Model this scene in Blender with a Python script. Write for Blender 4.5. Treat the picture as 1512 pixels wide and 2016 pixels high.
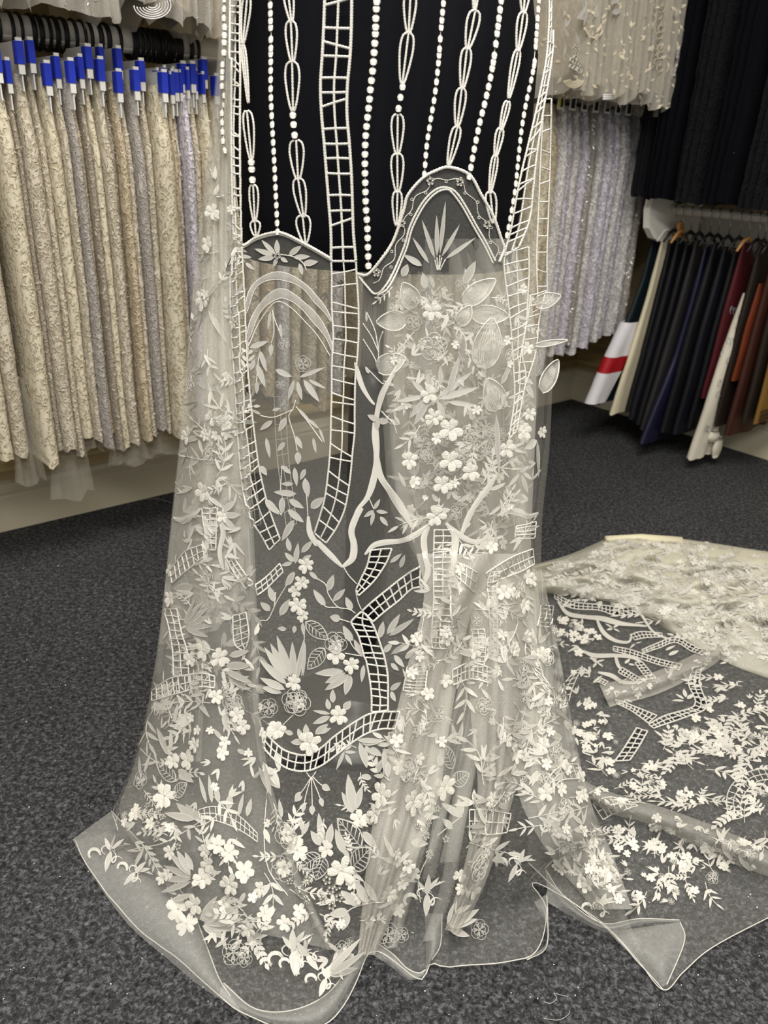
import bpy, math, random
import numpy as np
from mathutils import Vector, Matrix
from mathutils.bvhtree import BVHTree
from mathutils import noise as mnoise

for o in list(bpy.data.objects): bpy.data.objects.remove(o)
scene = bpy.context.scene
COL = scene.collection
rnd = random.Random(7)

# ------------------------------------------------------------------ camera
W, H, F = 1512.0, 2016.0, 1600.0
PITCH, ROLL = math.radians(24.3), math.radians(2.6)
CAM = Vector((0, 0, 1.03))
FWD = Vector((0, math.cos(PITCH), -math.sin(PITCH)))
_r = Vector((1, 0, 0)); _u = _r.cross(FWD)
RT = _r * math.cos(ROLL) + _u * math.sin(ROLL)
UP = -_r * math.sin(ROLL) + _u * math.cos(ROLL)
cd = bpy.data.cameras.new('camera'); cam = bpy.data.objects.new('camera', cd); COL.objects.link(cam)
cam.matrix_world = Matrix(((RT.x, UP.x, -FWD.x, CAM.x), (RT.y, UP.y, -FWD.y, CAM.y), (RT.z, UP.z, -FWD.z, CAM.z), (0, 0, 0, 1)))
cd.sensor_fit = 'HORIZONTAL'; cd.sensor_width = 36; cd.lens = 36 * F / W; cd.clip_start = .02
cd.dof.use_dof = True; cd.dof.focus_distance = 1.2; cd.dof.aperture_fstop = 9.0
scene.camera = cam

# ------------------------------------------------------------------ world, lights, exposure
wd = bpy.data.worlds.new('world'); scene.world = wd; wd.use_nodes = True
wd.node_tree.nodes['Background'].inputs[0].default_value = (1.0, .97, .93, 1)
wd.node_tree.nodes['Background'].inputs[1].default_value = .42
vs = scene.view_settings
vs.view_transform = 'Standard'; vs.look = 'None'; vs.gamma = 1; vs.use_curve_mapping = False; vs.exposure = 0.2
scene.cycles.transparent_max_bounces = 26
scene.cycles.max_bounces = 5
scene.cycles.caustics_reflective = False; scene.cycles.caustics_refractive = False

def ceiling_lamp(x, y, sx, sy, watt, rz=0.0):
    l = bpy.data.lights.new('ceiling_panel_light', 'AREA'); l.shape = 'RECTANGLE'
    l.size, l.size_y, l.energy, l.color = sx, sy, watt, (1.0, .96, .90)
    o = bpy.data.objects.new('ceiling_panel_light', l); COL.objects.link(o)
    o.location = (x, y, 2.62); o.rotation_euler = (0, 0, rz)
ceiling_lamp(-.1, .3, 1.2, .3, 46)
ceiling_lamp(.6, 1.3, 1.2, .3, 28)
ceiling_lamp(.4, -1.3, 1.5, .6, 70)

# ------------------------------------------------------------------ pixel helpers (photo frame 1512 x 2016)
def ray(x, y): return (FWD * F + RT * (x - W / 2) - UP * (y - H / 2)).normalized()
def proj(p):
    v = Vector(p) - CAM; z = v.dot(FWD)
    return W / 2 + F * v.dot(RT) / z, H / 2 - F * v.dot(UP) / z
def on_floor(x, y, z=0.0):
    d = ray(x, y); return CAM + d * ((z - CAM.z) / d.z)
def at_y(x, y, Y):
    d = ray(x, y); return CAM + d * (Y / d.y)
def crop(ox, oy, s): return lambda pts: [(ox + p[0] / s, oy + p[1] / s) + tuple(p[2:]) for p in pts]
cA = crop(400, 0, 2.16); c6 = crop(340, 480, 3.252); c7 = crop(690, 480, 3.252); c8 = crop(300, 1000, 3.024)
b1 = crop(700, 1000, 3.36); b2 = crop(1012, 1000, 3.024); b3 = crop(120, 1350, 3.024); b4 = crop(500, 1400, 3.024); b5 = crop(900, 1400, 2.47)
d1 = crop(480, 1250, 3.6); d3 = crop(560, 1020, 5.04)
sc_of = {cA: 2.16, c6: 3.252, c7: 3.252, c8: 3.024, b1: 3.36, b2: 3.024, b3: 3.024, b4: 3.024, b5: 2.47, d1: 3.6, d3: 5.04}

# ------------------------------------------------------------------ materials
def new_mat(name):
    m = bpy.data.materials.new(name); m.use_nodes = True
    nt = m.node_tree; return m, nt, nt.nodes['Principled BSDF']
def N(nt, t, **kw):
    n = nt.nodes.new(t)
    for k, v in kw.items():
        if k in n.inputs: n.inputs[k].default_value = v
        else: setattr(n, k, v)
    return n
def srgb(r, g, b):
    f = lambda c: ((c / 255 + .055) / 1.055) ** 2.4 if c > 10 else c / 255 / 12.92
    return (f(r), f(g), f(b), 1)
def ramp(nt, stops):
    r = nt.nodes.new('ShaderNodeValToRGB'); e = r.color_ramp.elements
    e[0].position, e[0].color = stops[0]; e[1].position, e[1].color = stops[-1]
    for p, c in stops[1:-1]:
        k = e.new(p); k.color = c
    return r
def plain(name, col, rough=.7, bump=0, bscale=200, spec=.3, metal=0, sheen=0, stretch=None, var=.0, vscale=6):
    m, nt, b = new_mat(name)
    b.inputs['Base Color'].default_value = col; b.inputs['Roughness'].default_value = rough
    b.inputs['Specular IOR Level'].default_value = spec; b.inputs['Metallic'].default_value = metal
    if sheen: b.inputs['Sheen Weight'].default_value = sheen
    tc = N(nt, 'ShaderNodeTexCoord'); src = tc.outputs['Object']
    if stretch:
        mp = N(nt, 'ShaderNodeMapping'); mp.inputs['Scale'].default_value = stretch
        nt.links.new(src, mp.inputs[0]); src = mp.outputs[0]
    if bump:
        n = N(nt, 'ShaderNodeTexNoise', Scale=bscale, Detail=3.0); nt.links.new(src, n.inputs['Vector'])
        bp = N(nt, 'ShaderNodeBump', Strength=bump, Distance=.004); nt.links.new(n.outputs[0], bp.inputs['Height'])
        nt.links.new(bp.outputs[0], b.inputs['Normal'])
    if var:
        n = N(nt, 'ShaderNodeTexNoise', Scale=vscale, Detail=4.0); nt.links.new(src, n.inputs['Vector'])
        r = ramp(nt, [(.3, tuple(c * (1 - var) for c in col[:3]) + (1,)), (.7, tuple(min(1, c * (1 + var)) for c in col[:3]) + (1,))])
        nt.links.new(n.outputs[0], r.inputs[0]); nt.links.new(r.outputs[0], b.inputs['Base Color'])
    return m

def tulle(name, alpha, col=(.86, .85, .78, 1), var=.35):
    m, nt, b = new_mat(name); nt.nodes.remove(b)
    out = nt.nodes['Material Output']
    tr = N(nt, 'ShaderNodeBsdfTransparent'); df = N(nt, 'ShaderNodeBsdfDiffuse'); tl = N(nt, 'ShaderNodeBsdfTranslucent')
    df.inputs[0].default_value = col; tl.inputs[0].default_value = col
    m1 = N(nt, 'ShaderNodeMixShader'); m1.inputs[0].default_value = .4
    nt.links.new(df.outputs[0], m1.inputs[1]); nt.links.new(tl.outputs[0], m1.inputs[2])
    m2 = N(nt, 'ShaderNodeMixShader')
    tc = N(nt, 'ShaderNodeTexCoord')
    n = N(nt, 'ShaderNodeTexNoise', Scale=900.0, Detail=1.0); nt.links.new(tc.outputs['Object'], n.inputs['Vector'])
    mr = N(nt, 'ShaderNodeMapRange'); mr.inputs[1].default_value = .3; mr.inputs[2].default_value = .7
    mr.inputs[3].default_value = alpha * (1 - var); mr.inputs[4].default_value = alpha * (1 + var)
    nt.links.new(n.outputs[0], mr.inputs[0]); nt.links.new(mr.outputs[0], m2.inputs[0])
    nt.links.new(tr.outputs[0], m2.inputs[1]); nt.links.new(m1.outputs[0], m2.inputs[2]); nt.links.new(m2.outputs[0], out.inputs[0])
    return m

def lace(name, ground, thread, scale=90, thr=.5, rough=.75, stretch=(1, 1, .6), sparkle=0):
    m, nt, b = new_mat(name)
    tc = N(nt, 'ShaderNodeTexCoord'); mp = N(nt, 'ShaderNodeMapping'); mp.inputs['Scale'].default_value = stretch
    nt.links.new(tc.outputs['Object'], mp.inputs[0])
    n0 = N(nt, 'ShaderNodeTexNoise', Scale=scale * .7, Detail=3.0, Distortion=1.5); nt.links.new(mp.outputs[0], n0.inputs['Vector'])
    v = N(nt, 'ShaderNodeTexVoronoi', Scale=scale); v.feature = 'DISTANCE_TO_EDGE'; nt.links.new(mp.outputs[0], v.inputs['Vector'])
    r1 = ramp(nt, [(.02, (1, 1, 1, 1)), (.14, (0, 0, 0, 1))]); nt.links.new(v.outputs['Distance'], r1.inputs[0])
    r2 = ramp(nt, [(thr - .05, (0, 0, 0, 1)), (thr + .08, (1, 1, 1, 1))]); nt.links.new(n0.outputs[0], r2.inputs[0])
    mx = N(nt, 'ShaderNodeMath', operation='MAXIMUM'); nt.links.new(r1.outputs[0], mx.inputs[0]); nt.links.new(r2.outputs[0], mx.inputs[1])
    cm = N(nt, 'ShaderNodeMix', data_type='RGBA'); cm.inputs[6].default_value = ground; cm.inputs[7].default_value = thread
    nt.links.new(mx.outputs[0], cm.inputs[0]); nt.links.new(cm.outputs[2], b.inputs['Base Color'])
    bp = N(nt, 'ShaderNodeBump', Strength=.7, Distance=.004); nt.links.new(mx.outputs[0], bp.inputs['Height']); nt.links.new(bp.outputs[0], b.inputs['Normal'])
    b.inputs['Roughness'].default_value = rough; b.inputs['Specular IOR Level'].default_value = .25
    return m

THREAD = plain('ivory_thread', (.74, .72, .655, 1), .55, .6, 900, .35, sheen=.2)
def satin(name, scale, col=(.80, .78, .71, 1)):
    m, nt, b = new_mat(name); tc = N(nt, 'ShaderNodeTexCoord'); w = N(nt, 'ShaderNodeTexWave', Scale=scale, Distortion=2.0, Detail=2.0); w.bands_direction = 'DIAGONAL'
    nt.links.new(tc.outputs['Object'], w.inputs['Vector']); bp = N(nt, 'ShaderNodeBump', Strength=.6, Distance=.0015 if scale > 100 else .05); nt.links.new(w.outputs[1], bp.inputs['Height']); nt.links.new(bp.outputs[0], b.inputs['Normal'])
    r = ramp(nt, [(.0, tuple(c * .82 for c in col[:3]) + (1,)), (1.0, col)]); nt.links.new(w.outputs[1], r.inputs[0]); nt.links.new(r.outputs[0], b.inputs['Base Color'])
    b.inputs['Roughness'].default_value = .45; b.inputs['Specular IOR Level'].default_value = .4; return m
SATIN = satin('satin_stitch', 420.0); SATIN_U = satin('satin_stitch_motif', 9.0)
PUFF = plain('puffy_petal', (.63, .61, .545, 1), .5, .5, 9, .35, stretch=(1, 1, 1))
ARCH = tulle('sheer_satin_band', .62, (.70, .68, .64, 1), .25)
ORG = tulle('organza_petal', .36, (.86, .85, .79, 1), .2)
TUL = tulle('tulle_single', .105)
TULF = tulle('tulle_folded', .20)
TULD = tulle('tulle_gathered', .34, (.84, .82, .76, 1))
TULH = tulle('tulle_hem', .30, (.9, .9, .86, 1), .2)
CREAM = lace('cream_heap_lace', (.82, .79, .64, 1), (.90, .88, .78, 1), 140, .48)
BLACKF = plain('black_form_jersey', (.0035, .004, .006, 1), .85, .25, 900, .12)
BLACKM = plain('black_metal', (.008, .008, .010, 1), .35, 0, spec=.5)
GREYM = plain('grey_pole', (.32, .31, .29, 1), .3, .1, 60, .5, metal=.4, stretch=(30, 30, .2))
WHITEP = plain('white_pipe', (.80, .77, .70, 1), .4, .05, 30, .4)
RINGM = plain('black_plastic', (.012, .012, .014, 1), .45, 0, spec=.4)
CARDM = plain('white_card', (.70, .69, .66, 1), .6)
BLUEM = plain('blue_label', (.015, .035, .42, 1), .5)
WALLM = plain('beige_wall', srgb(176, 158, 118), .8, .15, 40, .2, var=.05)
TRIMM = plain('cream_gloss_paint', srgb(206, 198, 174), .35, .04, 20, .45)
CEILM = plain('ceiling_paint', (.75, .73, .68, 1), .9)
INK = plain('grey_ink', (.25, .26, .3, 1), .8)

def carpet():
    m, nt, b = new_mat('charcoal_felt_carpet')
    tc = N(nt, 'ShaderNodeTexCoord')
    n1 = N(nt, 'ShaderNodeTexNoise', Scale=160.0, Detail=5.0, Roughness=.68, Distortion=.8); n2 = N(nt, 'ShaderNodeTexNoise', Scale=85.0, Detail=2.0)
    n3 = N(nt, 'ShaderNodeTexNoise', Scale=3.0, Detail=2.0)
    for n in (n1, n2, n3): nt.links.new(tc.outputs['Object'], n.inputs['Vector'])
    a = N(nt, 'ShaderNodeMath', operation='MULTIPLY'); a.inputs[1].default_value = .72; nt.links.new(n1.outputs[0], a.inputs[0])
    c = N(nt, 'ShaderNodeMath', operation='MULTIPLY_ADD'); c.inputs[1].default_value = .22; nt.links.new(n2.outputs[0], c.inputs[0]); nt.links.new(a.outputs[0], c.inputs[2])
    e = N(nt, 'ShaderNodeMath', operation='MULTIPLY_ADD'); e.inputs[1].default_value = .06; nt.links.new(n3.outputs[0], e.inputs[0]); nt.links.new(c.outputs[0], e.inputs[2])
    r = ramp(nt, [(.37, (.008, .0083, .009, 1)), (.5, (.042, .043, .046, 1)), (.65, (.165, .168, .175, 1))])
    nt.links.new(e.outputs[0], r.inputs[0]); nt.links.new(r.outputs[0], b.inputs['Base Color'])
    bp = N(nt, 'ShaderNodeBump', Strength=.8, Distance=.004); nt.links.new(n1.outputs[0], bp.inputs['Height']); nt.links.new(bp.outputs[0], b.inputs['Normal'])
    b.inputs['Roughness'].default_value = .95; b.inputs['Specular IOR Level'].default_value = .15
    return m
CARPET = carpet()

# ------------------------------------------------------------------ mesh helpers
class MB:
    def __init__(s): s.v = []; s.f = []
    def add(s, vs, fs):
        k = len(s.v); s.v.extend(vs); s.f.extend(tuple(i + k for i in f) for f in fs)
    def box(s, c, ex, ey, ez):
        c = Vector(c); vs = [c + ex * a + ey * b + ez * d for a in (-1, 1) for b in (-1, 1) for d in (-1, 1)]
        s.add(vs, [(0, 1, 3, 2), (4, 6, 7, 5), (0, 4, 5, 1), (2, 3, 7, 6), (0, 2, 6, 4), (1, 5, 7, 3)])
    def tube(s, pts, rad, n=6, cap=True, closed=False):
        m = len(pts)
        if m < 2: return
        P = [Vector(p) for p in pts]
        T = [(P[(i + 1) % m] - P[i - 1] if closed else P[min(i + 1, m - 1)] - P[max(i - 1, 0)]) for i in range(m)]
        T = [t.normalized() if t.length > 1e-9 else Vector((0, 0, 1)) for t in T]
        a = T[0].orthogonal().normalized(); vs = []
        for i in range(m):
            a = a - T[i] * a.dot(T[i])
            a = a.normalized() if a.length > 1e-6 else T[i].orthogonal().normalized()
            b = T[i].cross(a); r = rad[i] if isinstance(rad, (list, tuple)) else rad
            for k in range(n):
                q = 2 * math.pi * k / n; vs.append(P[i] + (a * math.cos(q) + b * math.sin(q)) * r)
        fs = [(i * n + k, i * n + (k + 1) % n, (i + 1) * n + (k + 1) % n, (i + 1) * n + k) for i in range(m - 1) for k in range(n)]
        if closed: fs += [((m - 1) * n + k, (m - 1) * n + (k + 1) % n, (k + 1) % n, k) for k in range(n)]
        elif cap: fs += [tuple(range(n - 1, -1, -1)), tuple((m - 1) * n + k for k in range(n))]
        s.add(vs, fs)
    def lathe(s, c, prof, n=32):
        c = Vector(c); vs = []; m = len(prof)
        for r, z in prof:
            for k in range(n):
                q = 2 * math.pi * k / n; vs.append(c + Vector((r * math.cos(q), r * math.sin(q), z)))
        s.add(vs, [(i * n + k, i * n + (k + 1) % n, (i + 1) * n + (k + 1) % n, (i + 1) * n + k) for i in range(m - 1) for k in range(n)] + [tuple(range(n - 1, -1, -1)), tuple((m - 1) * n + k for k in range(n))])
    def ball(s, c, ax, ay, az, nu=8, nv=5):
        c = Vector(c); vs = []
        for j in range(1, nv):
            t = math.pi * j / nv
            for k in range(nu):
                q = 2 * math.pi * k / nu; vs.append(c + ax * math.sin(t) * math.cos(q) + ay * math.sin(t) * math.sin(q) + az * math.cos(t))
        a, b = len(vs), len(vs) + 1; vs += [c + az, c - az]
        fs = [(j * nu + k, j * nu + (k + 1) % nu, (j + 1) * nu + (k + 1) % nu, (j + 1) * nu + k) for j in range(nv - 2) for k in range(nu)]
        fs += [(a, k, (k + 1) % nu) for k in range(nu)] + [(b, (nv - 2) * nu + (k + 1) % nu, (nv - 2) * nu + k) for k in range(nu)]
        s.add(vs, [tuple(reversed(f)) for f in fs])
    def mesh(s, name, smooth=True):
        me = bpy.data.meshes.new(name); me.from_pydata([tuple(v) for v in s.v], [], s.f); me.update()
        if smooth: me.polygons.foreach_set('use_smooth', [True] * len(me.polygons))
        return me
    def build(s, name, mat, parent=None, smooth=True):
        return link(name, s.mesh(name, smooth), mat, parent)
def link(name, me, mat=None, parent=None):
    if mat and not me.materials: me.materials.append(mat)
    o = bpy.data.objects.new(name, me); COL.objects.link(o)
    if parent: o.parent = parent
    return o
def thing(name, label, cat, group=None):
    o = bpy.data.objects.new(name, None); COL.objects.link(o); o.empty_display_size = .05
    tag(o, label, cat, group); return o
def tag(o, label, cat, group=None, kind=None):
    o['label'] = label; o['category'] = cat
    if group: o['group'] = group
    if kind: o['kind'] = kind
    return o
def structure(o, label, cat):
    o['kind'] = 'structure'; o['label'] = label; o['category'] = cat; return o
def lerp(a, b, t): return a + (b - a) * t
def interp(x, tab): return float(np.interp(x, [t[0] for t in tab], [t[1] for t in tab]))
def nz(x, y, z): return mnoise.noise(Vector((x, y, z)))
Z = Vector((0, 0, 1))

# ------------------------------------------------------------------ the room
CORNER = on_floor(1124, 782); _a = on_floor(0, 1042)
DL = (CORNER - _a).normalized(); DR = Vector((DL.y, -DL.x, 0))
def LW(s, o, z=0.): return CORNER - DL * s + DR * o + Z * z      # s back along the left wall from the corner, o out of the wall
def RW(s, o, z=0.): return CORNER + DR * s - DL * o + Z * z
CEIL = 2.7
def quad(name, pts, mat, label, cat):
    m = MB(); m.add(pts, [(0, 1, 2, 3)]); return structure(m.build(name, mat, None, False), label, cat)
fl = [LW(4.6, 0), CORNER, RW(4.6, 0), RW(4.6, 4.6)]
quad('floor', fl[::-1], CARPET, 'charcoal speckled felt carpet', 'floor')
quad('ceiling', [p + Z * CEIL for p in fl], CEILM, 'off white ceiling above the rails', 'ceiling')
quad('wall_left', [LW(4.6, 0), CORNER, CORNER + Z * CEIL, LW(4.6, 0, CEIL)], WALLM, 'beige wall behind the pale lace samples', 'wall')
quad('wall_right', [CORNER, RW(4.6, 0), RW(4.6, 0, CEIL), CORNER + Z * CEIL], WALLM, 'beige wall behind the dark garments', 'wall')
def moulding(name, fn, s0, s1, prof, mat, label, flip):
    m = MB(); n = len(prof); vs = [fn(s, o, z) for s in (s0, s1) for o, z in prof]
    fs = [(k, k + 1, n + k + 1, n + k) for k in range(n - 1)]
    m.add(vs, [tuple(reversed(f)) for f in fs] if flip else fs)
    return structure(m.build(name, mat, None, False), label, 'baseboard' if 'base' in name else 'trim')
BASE = [(0.022, 0), (.022, .098), (.018, .104), (.020, .112), (.012, .122), (.010, .134), (0, .14)]
RAIL = [(0, 0), (.018, .004), (.026, .012), (.026, .022), (.016, .030), (.010, .040), (.014, .052), (.008, .064), (0, .07)]
moulding('baseboard_left', LW, 4.6, .0, BASE, TRIMM, 'cream painted skirting board under the lace samples', True)
moulding('baseboard_right', RW, 0., 4.6, BASE, TRIMM, 'cream painted skirting board under the dark garments', True)
TR2 = plain('ochre_paint', srgb(190, 168, 118), .45, .04, 20, .4)
for k, z in enumerate((.165, .255)):
    moulding('trim_%d' % (2 * k + 1), LW, 4.6, .0, [(o, zz + z) for o, zz in RAIL], TR2, ('lower', 'upper')[k] + ' ochre moulding on the wall under the lace samples', True)
    moulding('trim_%d' % (2 * k + 2), RW, 0., 4.6, [(o, zz + z) for o, zz in RAIL], TR2, ('lower', 'upper')[k] + ' ochre moulding on the wall under the dark garments', True)

# ------------------------------------------------------------------ hanging cloth columns
def hang(fn, s, z0, z1, near, far, th, nzn=34, seed=0, wav=.004, fine=.002, hem=.012, nc=7, lean=0.0, nend=2, pleat=0.0):
    """closed folded cloth hanging across a rail; returns an MB.  near/far/th are functions of t (0 top .. 1 hem)"""
    m = MB(); vs = []; ring = []
    for k in range(nc): ring.append((k / (nc - 1), -1))               # one face from wall side to room side
    ring += [(1.0, -.8 + 1.6 * (k + .5) / nend) for k in range(nend)] if nend > 2 else [(1.0, -.35), (1.0, .35)]
    for k in range(nc - 1, -1, -1): ring.append((k / (nc - 1), 1))
    n = len(ring)
    for j in range(nzn + 1):
        t = j / nzn; T = th(t) / 2; a, b = far(t), near(t)
        for i, (u, side) in enumerate(ring):
            rnd_edge = math.sqrt(max(0, 1 - max(0, (u - .82) / .18) ** 2)) if u < .9 else .88
            o = lerp(a, b, u) + ((min(T * .6, .03) * math.sqrt(1 - side * side) + pleat * math.sin(side * 13 + seed + t * 2) * (.4 + t)) if abs(side) < 1 else 0)
            z = lerp(z0, z1, t) + hem * t ** 5 * (nz(u * 5 + seed, side * 3, seed * 1.7) + .4 * nz(u * 17, side + seed, 4))
            w = wav * (nz(u * 2.5, t * 3, s * 3) + .6 * math.sin(u * 9 + t * 2 + s * 8)) * (0.3 + t)
            ss = s + lean * t + side * T * (rnd_edge if abs(side) == 1 else 1) + w
            ss += min(fine, T * .25) * nz(u * 30 + seed, z * 90, side + seed); o += fine * 1.4 * nz(z * 110, seed * 2.3, u * 4 + side)
            vs.append(fn(ss, o, z))
    fs = [(j * n + i, j * n + i + 1, (j + 1) * n + i + 1, (j + 1) * n + i) for j in range(nzn) for i in range(n - 1)]
    m.add(vs, fs)
    return m
def flakes(src, count, size, seed, elong=2.2, near_only=True):
    """small raised embroidery petals scattered over a cloth mesh"""
    r = random.Random(seed); m = MB(); F_ = src.f
    for _ in range(count):
        f = F_[r.randrange(len(F_))]; p = [src.v[i] for i in f]
        a, b = r.random(), r.random(); c = p[0].lerp(p[1], a).lerp(p[3].lerp(p[2], a), b)
        nrm = (p[1] - p[0]).cross(p[3] - p[0])
        if nrm.length < 1e-10: continue
        nrm.normalize()
        if nrm.dot(CAM - c) < 0: nrm = -nrm
        ang = r.uniform(0, 6.28); t = nrm.orthogonal().normalized(); bt = nrm.cross(t)
        d = t * math.cos(ang) + bt * math.sin(ang); e = nrm.cross(d); L = size * r.uniform(.5, 1.3)
        c = c + nrm * .0008
        m.add([c - d * L, c + e * L / elong + nrm * .0005, c + d * L + nrm * L * .22, c - e * L / elong + nrm * .0005, c + nrm * L * .3], [(0, 4, 1), (1, 4, 2), (2, 4, 3), (3, 4, 0)])
    return m

# ---- left wall lower rail
rail = thing('clothes_rail', 'white round rail along the beige wall carrying lace samples', 'rail')
m = MB(); m.tube([LW(s, .24, 1.22) for s in (3.2, .06)], .026, 20); m.build('pipe', WHITEP, rail)
for s in (.08, 1.1, 2.9):
    m = MB(); m.tube([LW(s, 0, 1.22), LW(s, .24, 1.22)], .012, 10); m.build('bracket', WHITEP, rail)

PAL = {
 'ivory':    (lace('ivory_lace', srgb(172, 161, 138), srgb(199, 190, 172), 110, .50), plain('ivory_petals', srgb(204, 196, 179), .6, .3, 500)),
 'cream':    (lace('cream_lace', srgb(181, 170, 142), srgb(206, 197, 174), 90, .46), plain('cream_petals', srgb(210, 200, 177), .6, .3, 500)),
 'taupe':    (lace('taupe_tulle', srgb(151, 140, 124), srgb(170, 161, 145), 150, .56), plain('taupe_petals', srgb(180, 170, 153), .6, .3, 500)),
 'champagne':(lace('champagne_lace', srgb(169, 153, 126), srgb(193, 180, 154), 100, .5), plain('champagne_petals', srgb(199, 185, 158), .6, .3, 500)),
 'grey':     (lace('silver_grey_lace', srgb(149, 143, 136), srgb(181, 175, 168), 120, .55), plain('silver_sequins', srgb(208, 205, 200), .2, 0, spec=.9, metal=.5)),
 'white':    (lace('white_lace', srgb(175, 172, 168), srgb(209, 206, 204), 110, .48), plain('white_petals', srgb(218, 216, 215), .55, .3, 500)),
 'lilac':    (lace('lilac_white_lace', srgb(170, 165, 172), srgb(205, 200, 209), 120, .48), plain('lilac_sequins', srgb(214, 209, 220), .3, .2, 500, spec=.6)),
}
def blue_tag(par, s, on, z, th, bl=True):
    m = MB(); m.box(LW(s, on - .07, z - .035), DL * .0012, DR * .07, Z * .045); m.build('header_card', CARDM, par, False)
    if bl:
        m = MB(); m.box(LW(s, on + .0015, z - .012), DL * th / 2, DR * .003, Z * .02)
        m.box(LW(s - th / 2, on - .007, z - .012), DL * .0008, DR * .009, Z * .02); m.box(LW(s + th / 2, on - .007, z - .012), DL * .0008, DR * .009, Z * .02)
        m.build('blue_label', BLUEM, par, False)
        m = MB(); m.box(LW(s, on + .0005, z - .018), DL * th * .42, DR * .0025, Z * .032); m.build('card_spine', CARDM, par, False)
def ring(par, s, w):
    m = MB()
    prof = [(.031, -w), (.0345, -w), (.036, 0), (.0345, w), (.031, w)]
    n = 22; vs = []
    for k in range(n):
        q = 2 * math.pi * k / n
        for r_, d_ in prof: vs.append(LW(s + d_, .24 + r_ * math.cos(q), 1.216 + r_ * math.sin(q)))
    p = len(prof)
    m.add(vs, [(k * p + i, ((k + 1) % n) * p + i, ((k + 1) % n) * p + (i + 1) % p, k * p + (i + 1) % p) for k in range(n) for i in range(p)])
    m.build('hanger_ring', RINGM, par)
LAB_IN = 'lace sample strip with blue spined card packed on the left rail'
def sample(s, kind, th, seed, zb, on=.38, label=None, group=None, tagged=True, rings=True, nfl=200, fsz=.0045, ztop=None, zt=1.128, name='lace_sample', lean=0., fn=LW, nodes=34, far=.12, fine=.002):
    t_ = thing(name, label, 'lace sample', group)
    lm, pm = PAL[kind]
    r = random.Random(seed)
    k1, k2 = r.uniform(.86, 1.0), r.uniform(-.012, .012)
    body = hang(fn, s, zt, zb, lambda t: on - .03 * (1 - min(1, t * 6)) + k2 * t, lambda t: far, lambda t: th * (.55 + .45 * min(1, t * 4)) * (1 + (k1 - 1) * t), nodes, seed * 1.37, .006, fine, .016, lean=lean)
    body.build('lace', lm, t_)
    if nfl: flakes(body, nfl, fsz, seed).build('embroidery', pm, t_)['kind'] = 'stuff'
    if tagged: blue_tag(t_, s, on - .004 + r.uniform(-.02, .012), (ztop or 1.155) + r.uniform(-.02, .03), min(th * .8, .014))
    if rings: ring(t_, s + r.uniform(-.003, .003), r.choice((.003, .0035, .005)))
    return t_

# samples seen in the open at the left, by their place along the rail (s) and look
specials = {0: ('cream', 'wide cream corded lace sample with frayed hem at the photo left edge'),
            2: ('ivory', 'pale ivory netted lace sample, broad and looped, nearest left'),
            4: ('cream', 'smooth cream lace sample column beside the looped ivory one'),
            6: ('grey', 'grey brown lace sample with beads between cream columns'),
            8: ('taupe', 'plain taupe pleated tulle sample between lace columns'),
            10: ('ivory', 'ivory lace sample with bright flowered hem, left of the sequin trail'),
            12: ('champagne', 'champagne lace sample left of the dark sequin trail'),
            14: ('grey', 'silver sequin trailed lace sample in the middle of the left rail'),
            16: ('cream', 'widest cream floral lace sample on the left rail'),
            19: ('lilac', 'lilac white sequined strip beside the widest cream lace sample'),
            21: ('cream', 'bright cream lace sample nearest the dress form at left')}
for k_ in range(7): sample(2.74 - k_ * .036, ('ivory', 'cream')[k_ % 2], .034, 600 + k_, .34, .38, 'lace sample hanging past the left photo edge, %s one out' % ('seventh', 'sixth', 'fifth', 'fourth', 'third', 'second', 'first')[k_], 'lace samples past the left edge', nfl=60)
ORD = ['first', 'second', 'third', 'fourth', 'fifth', 'sixth', 'seventh', 'eighth', 'ninth', 'tenth', 'eleventh', 'twelfth', 'thirteenth', 'fourteenth', 'fifteenth', 'sixteenth', 'seventeenth', 'eighteenth', 'nineteenth', 'twentieth', 'twenty-first', 'twenty-second', 'twenty-third', 'twenty-fourth', 'twenty-fifth', 'twenty-sixth', 'twenty-seventh', 'twenty-eighth', 'twenty-ninth', 'thirtieth']
S = 2.485; i = 0
while S > 1.965:
    kind, lab = specials.get(i, (('ivory', 'taupe', 'champagne', 'ivory', 'cream')[i % 5], None))
    th = {0: .035, 2: .034, 4: .026, 10: .022, 14: .024, 16: .046, 19: .022, 21: .034}.get(i, .013 + .006 * rnd.random())
    S -= th / 2
    sample(S, kind, th, 11 + i, .335 + rnd.uniform(-.03, .03), .38 + rnd.uniform(-.012, .012) + (.012 if lab else 0), lab or 'narrow %s lace sample with blue spined card, %s from the left' % (kind, ORD[i]), 'lace samples on the left rail', nfl=380 if lab else 190, fsz=.005 if kind != 'grey' else .003, fine=.0016)
    S -= th / 2 + .0015; i += 1
# extra rings pushed together on the rail belong to thin sample cards
for k in range(9):
    s = 2.12 - k * .0125
    t_ = thing('sample_card', 'thin blue spined sample card, %s of the tight ring cluster left of the dress form' % ORD[k], 'sample card', 'thin sample cards on the left rail')
    ring(t_, s, .0045); blue_tag(t_, s, .36 + .01 * (k % 3), 1.15 + .006 * (k % 2), .007)
# behind the dress form
k = 0; s = 1.93
while s > .90:
    if not (1.44 < s < 1.60):
        sample(s, ('cream', 'ivory', 'champagne', 'white')[k % 4], .034, 200 + k, .36 + rnd.uniform(-.05, .04), .37, 'pale lace sample behind the black dress form, place %s from the left' % ORD[k], 'lace samples behind the dress form', tagged=False, rings=False, nfl=110, fsz=.007, nodes=26)
    s -= .044; k += 1
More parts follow.
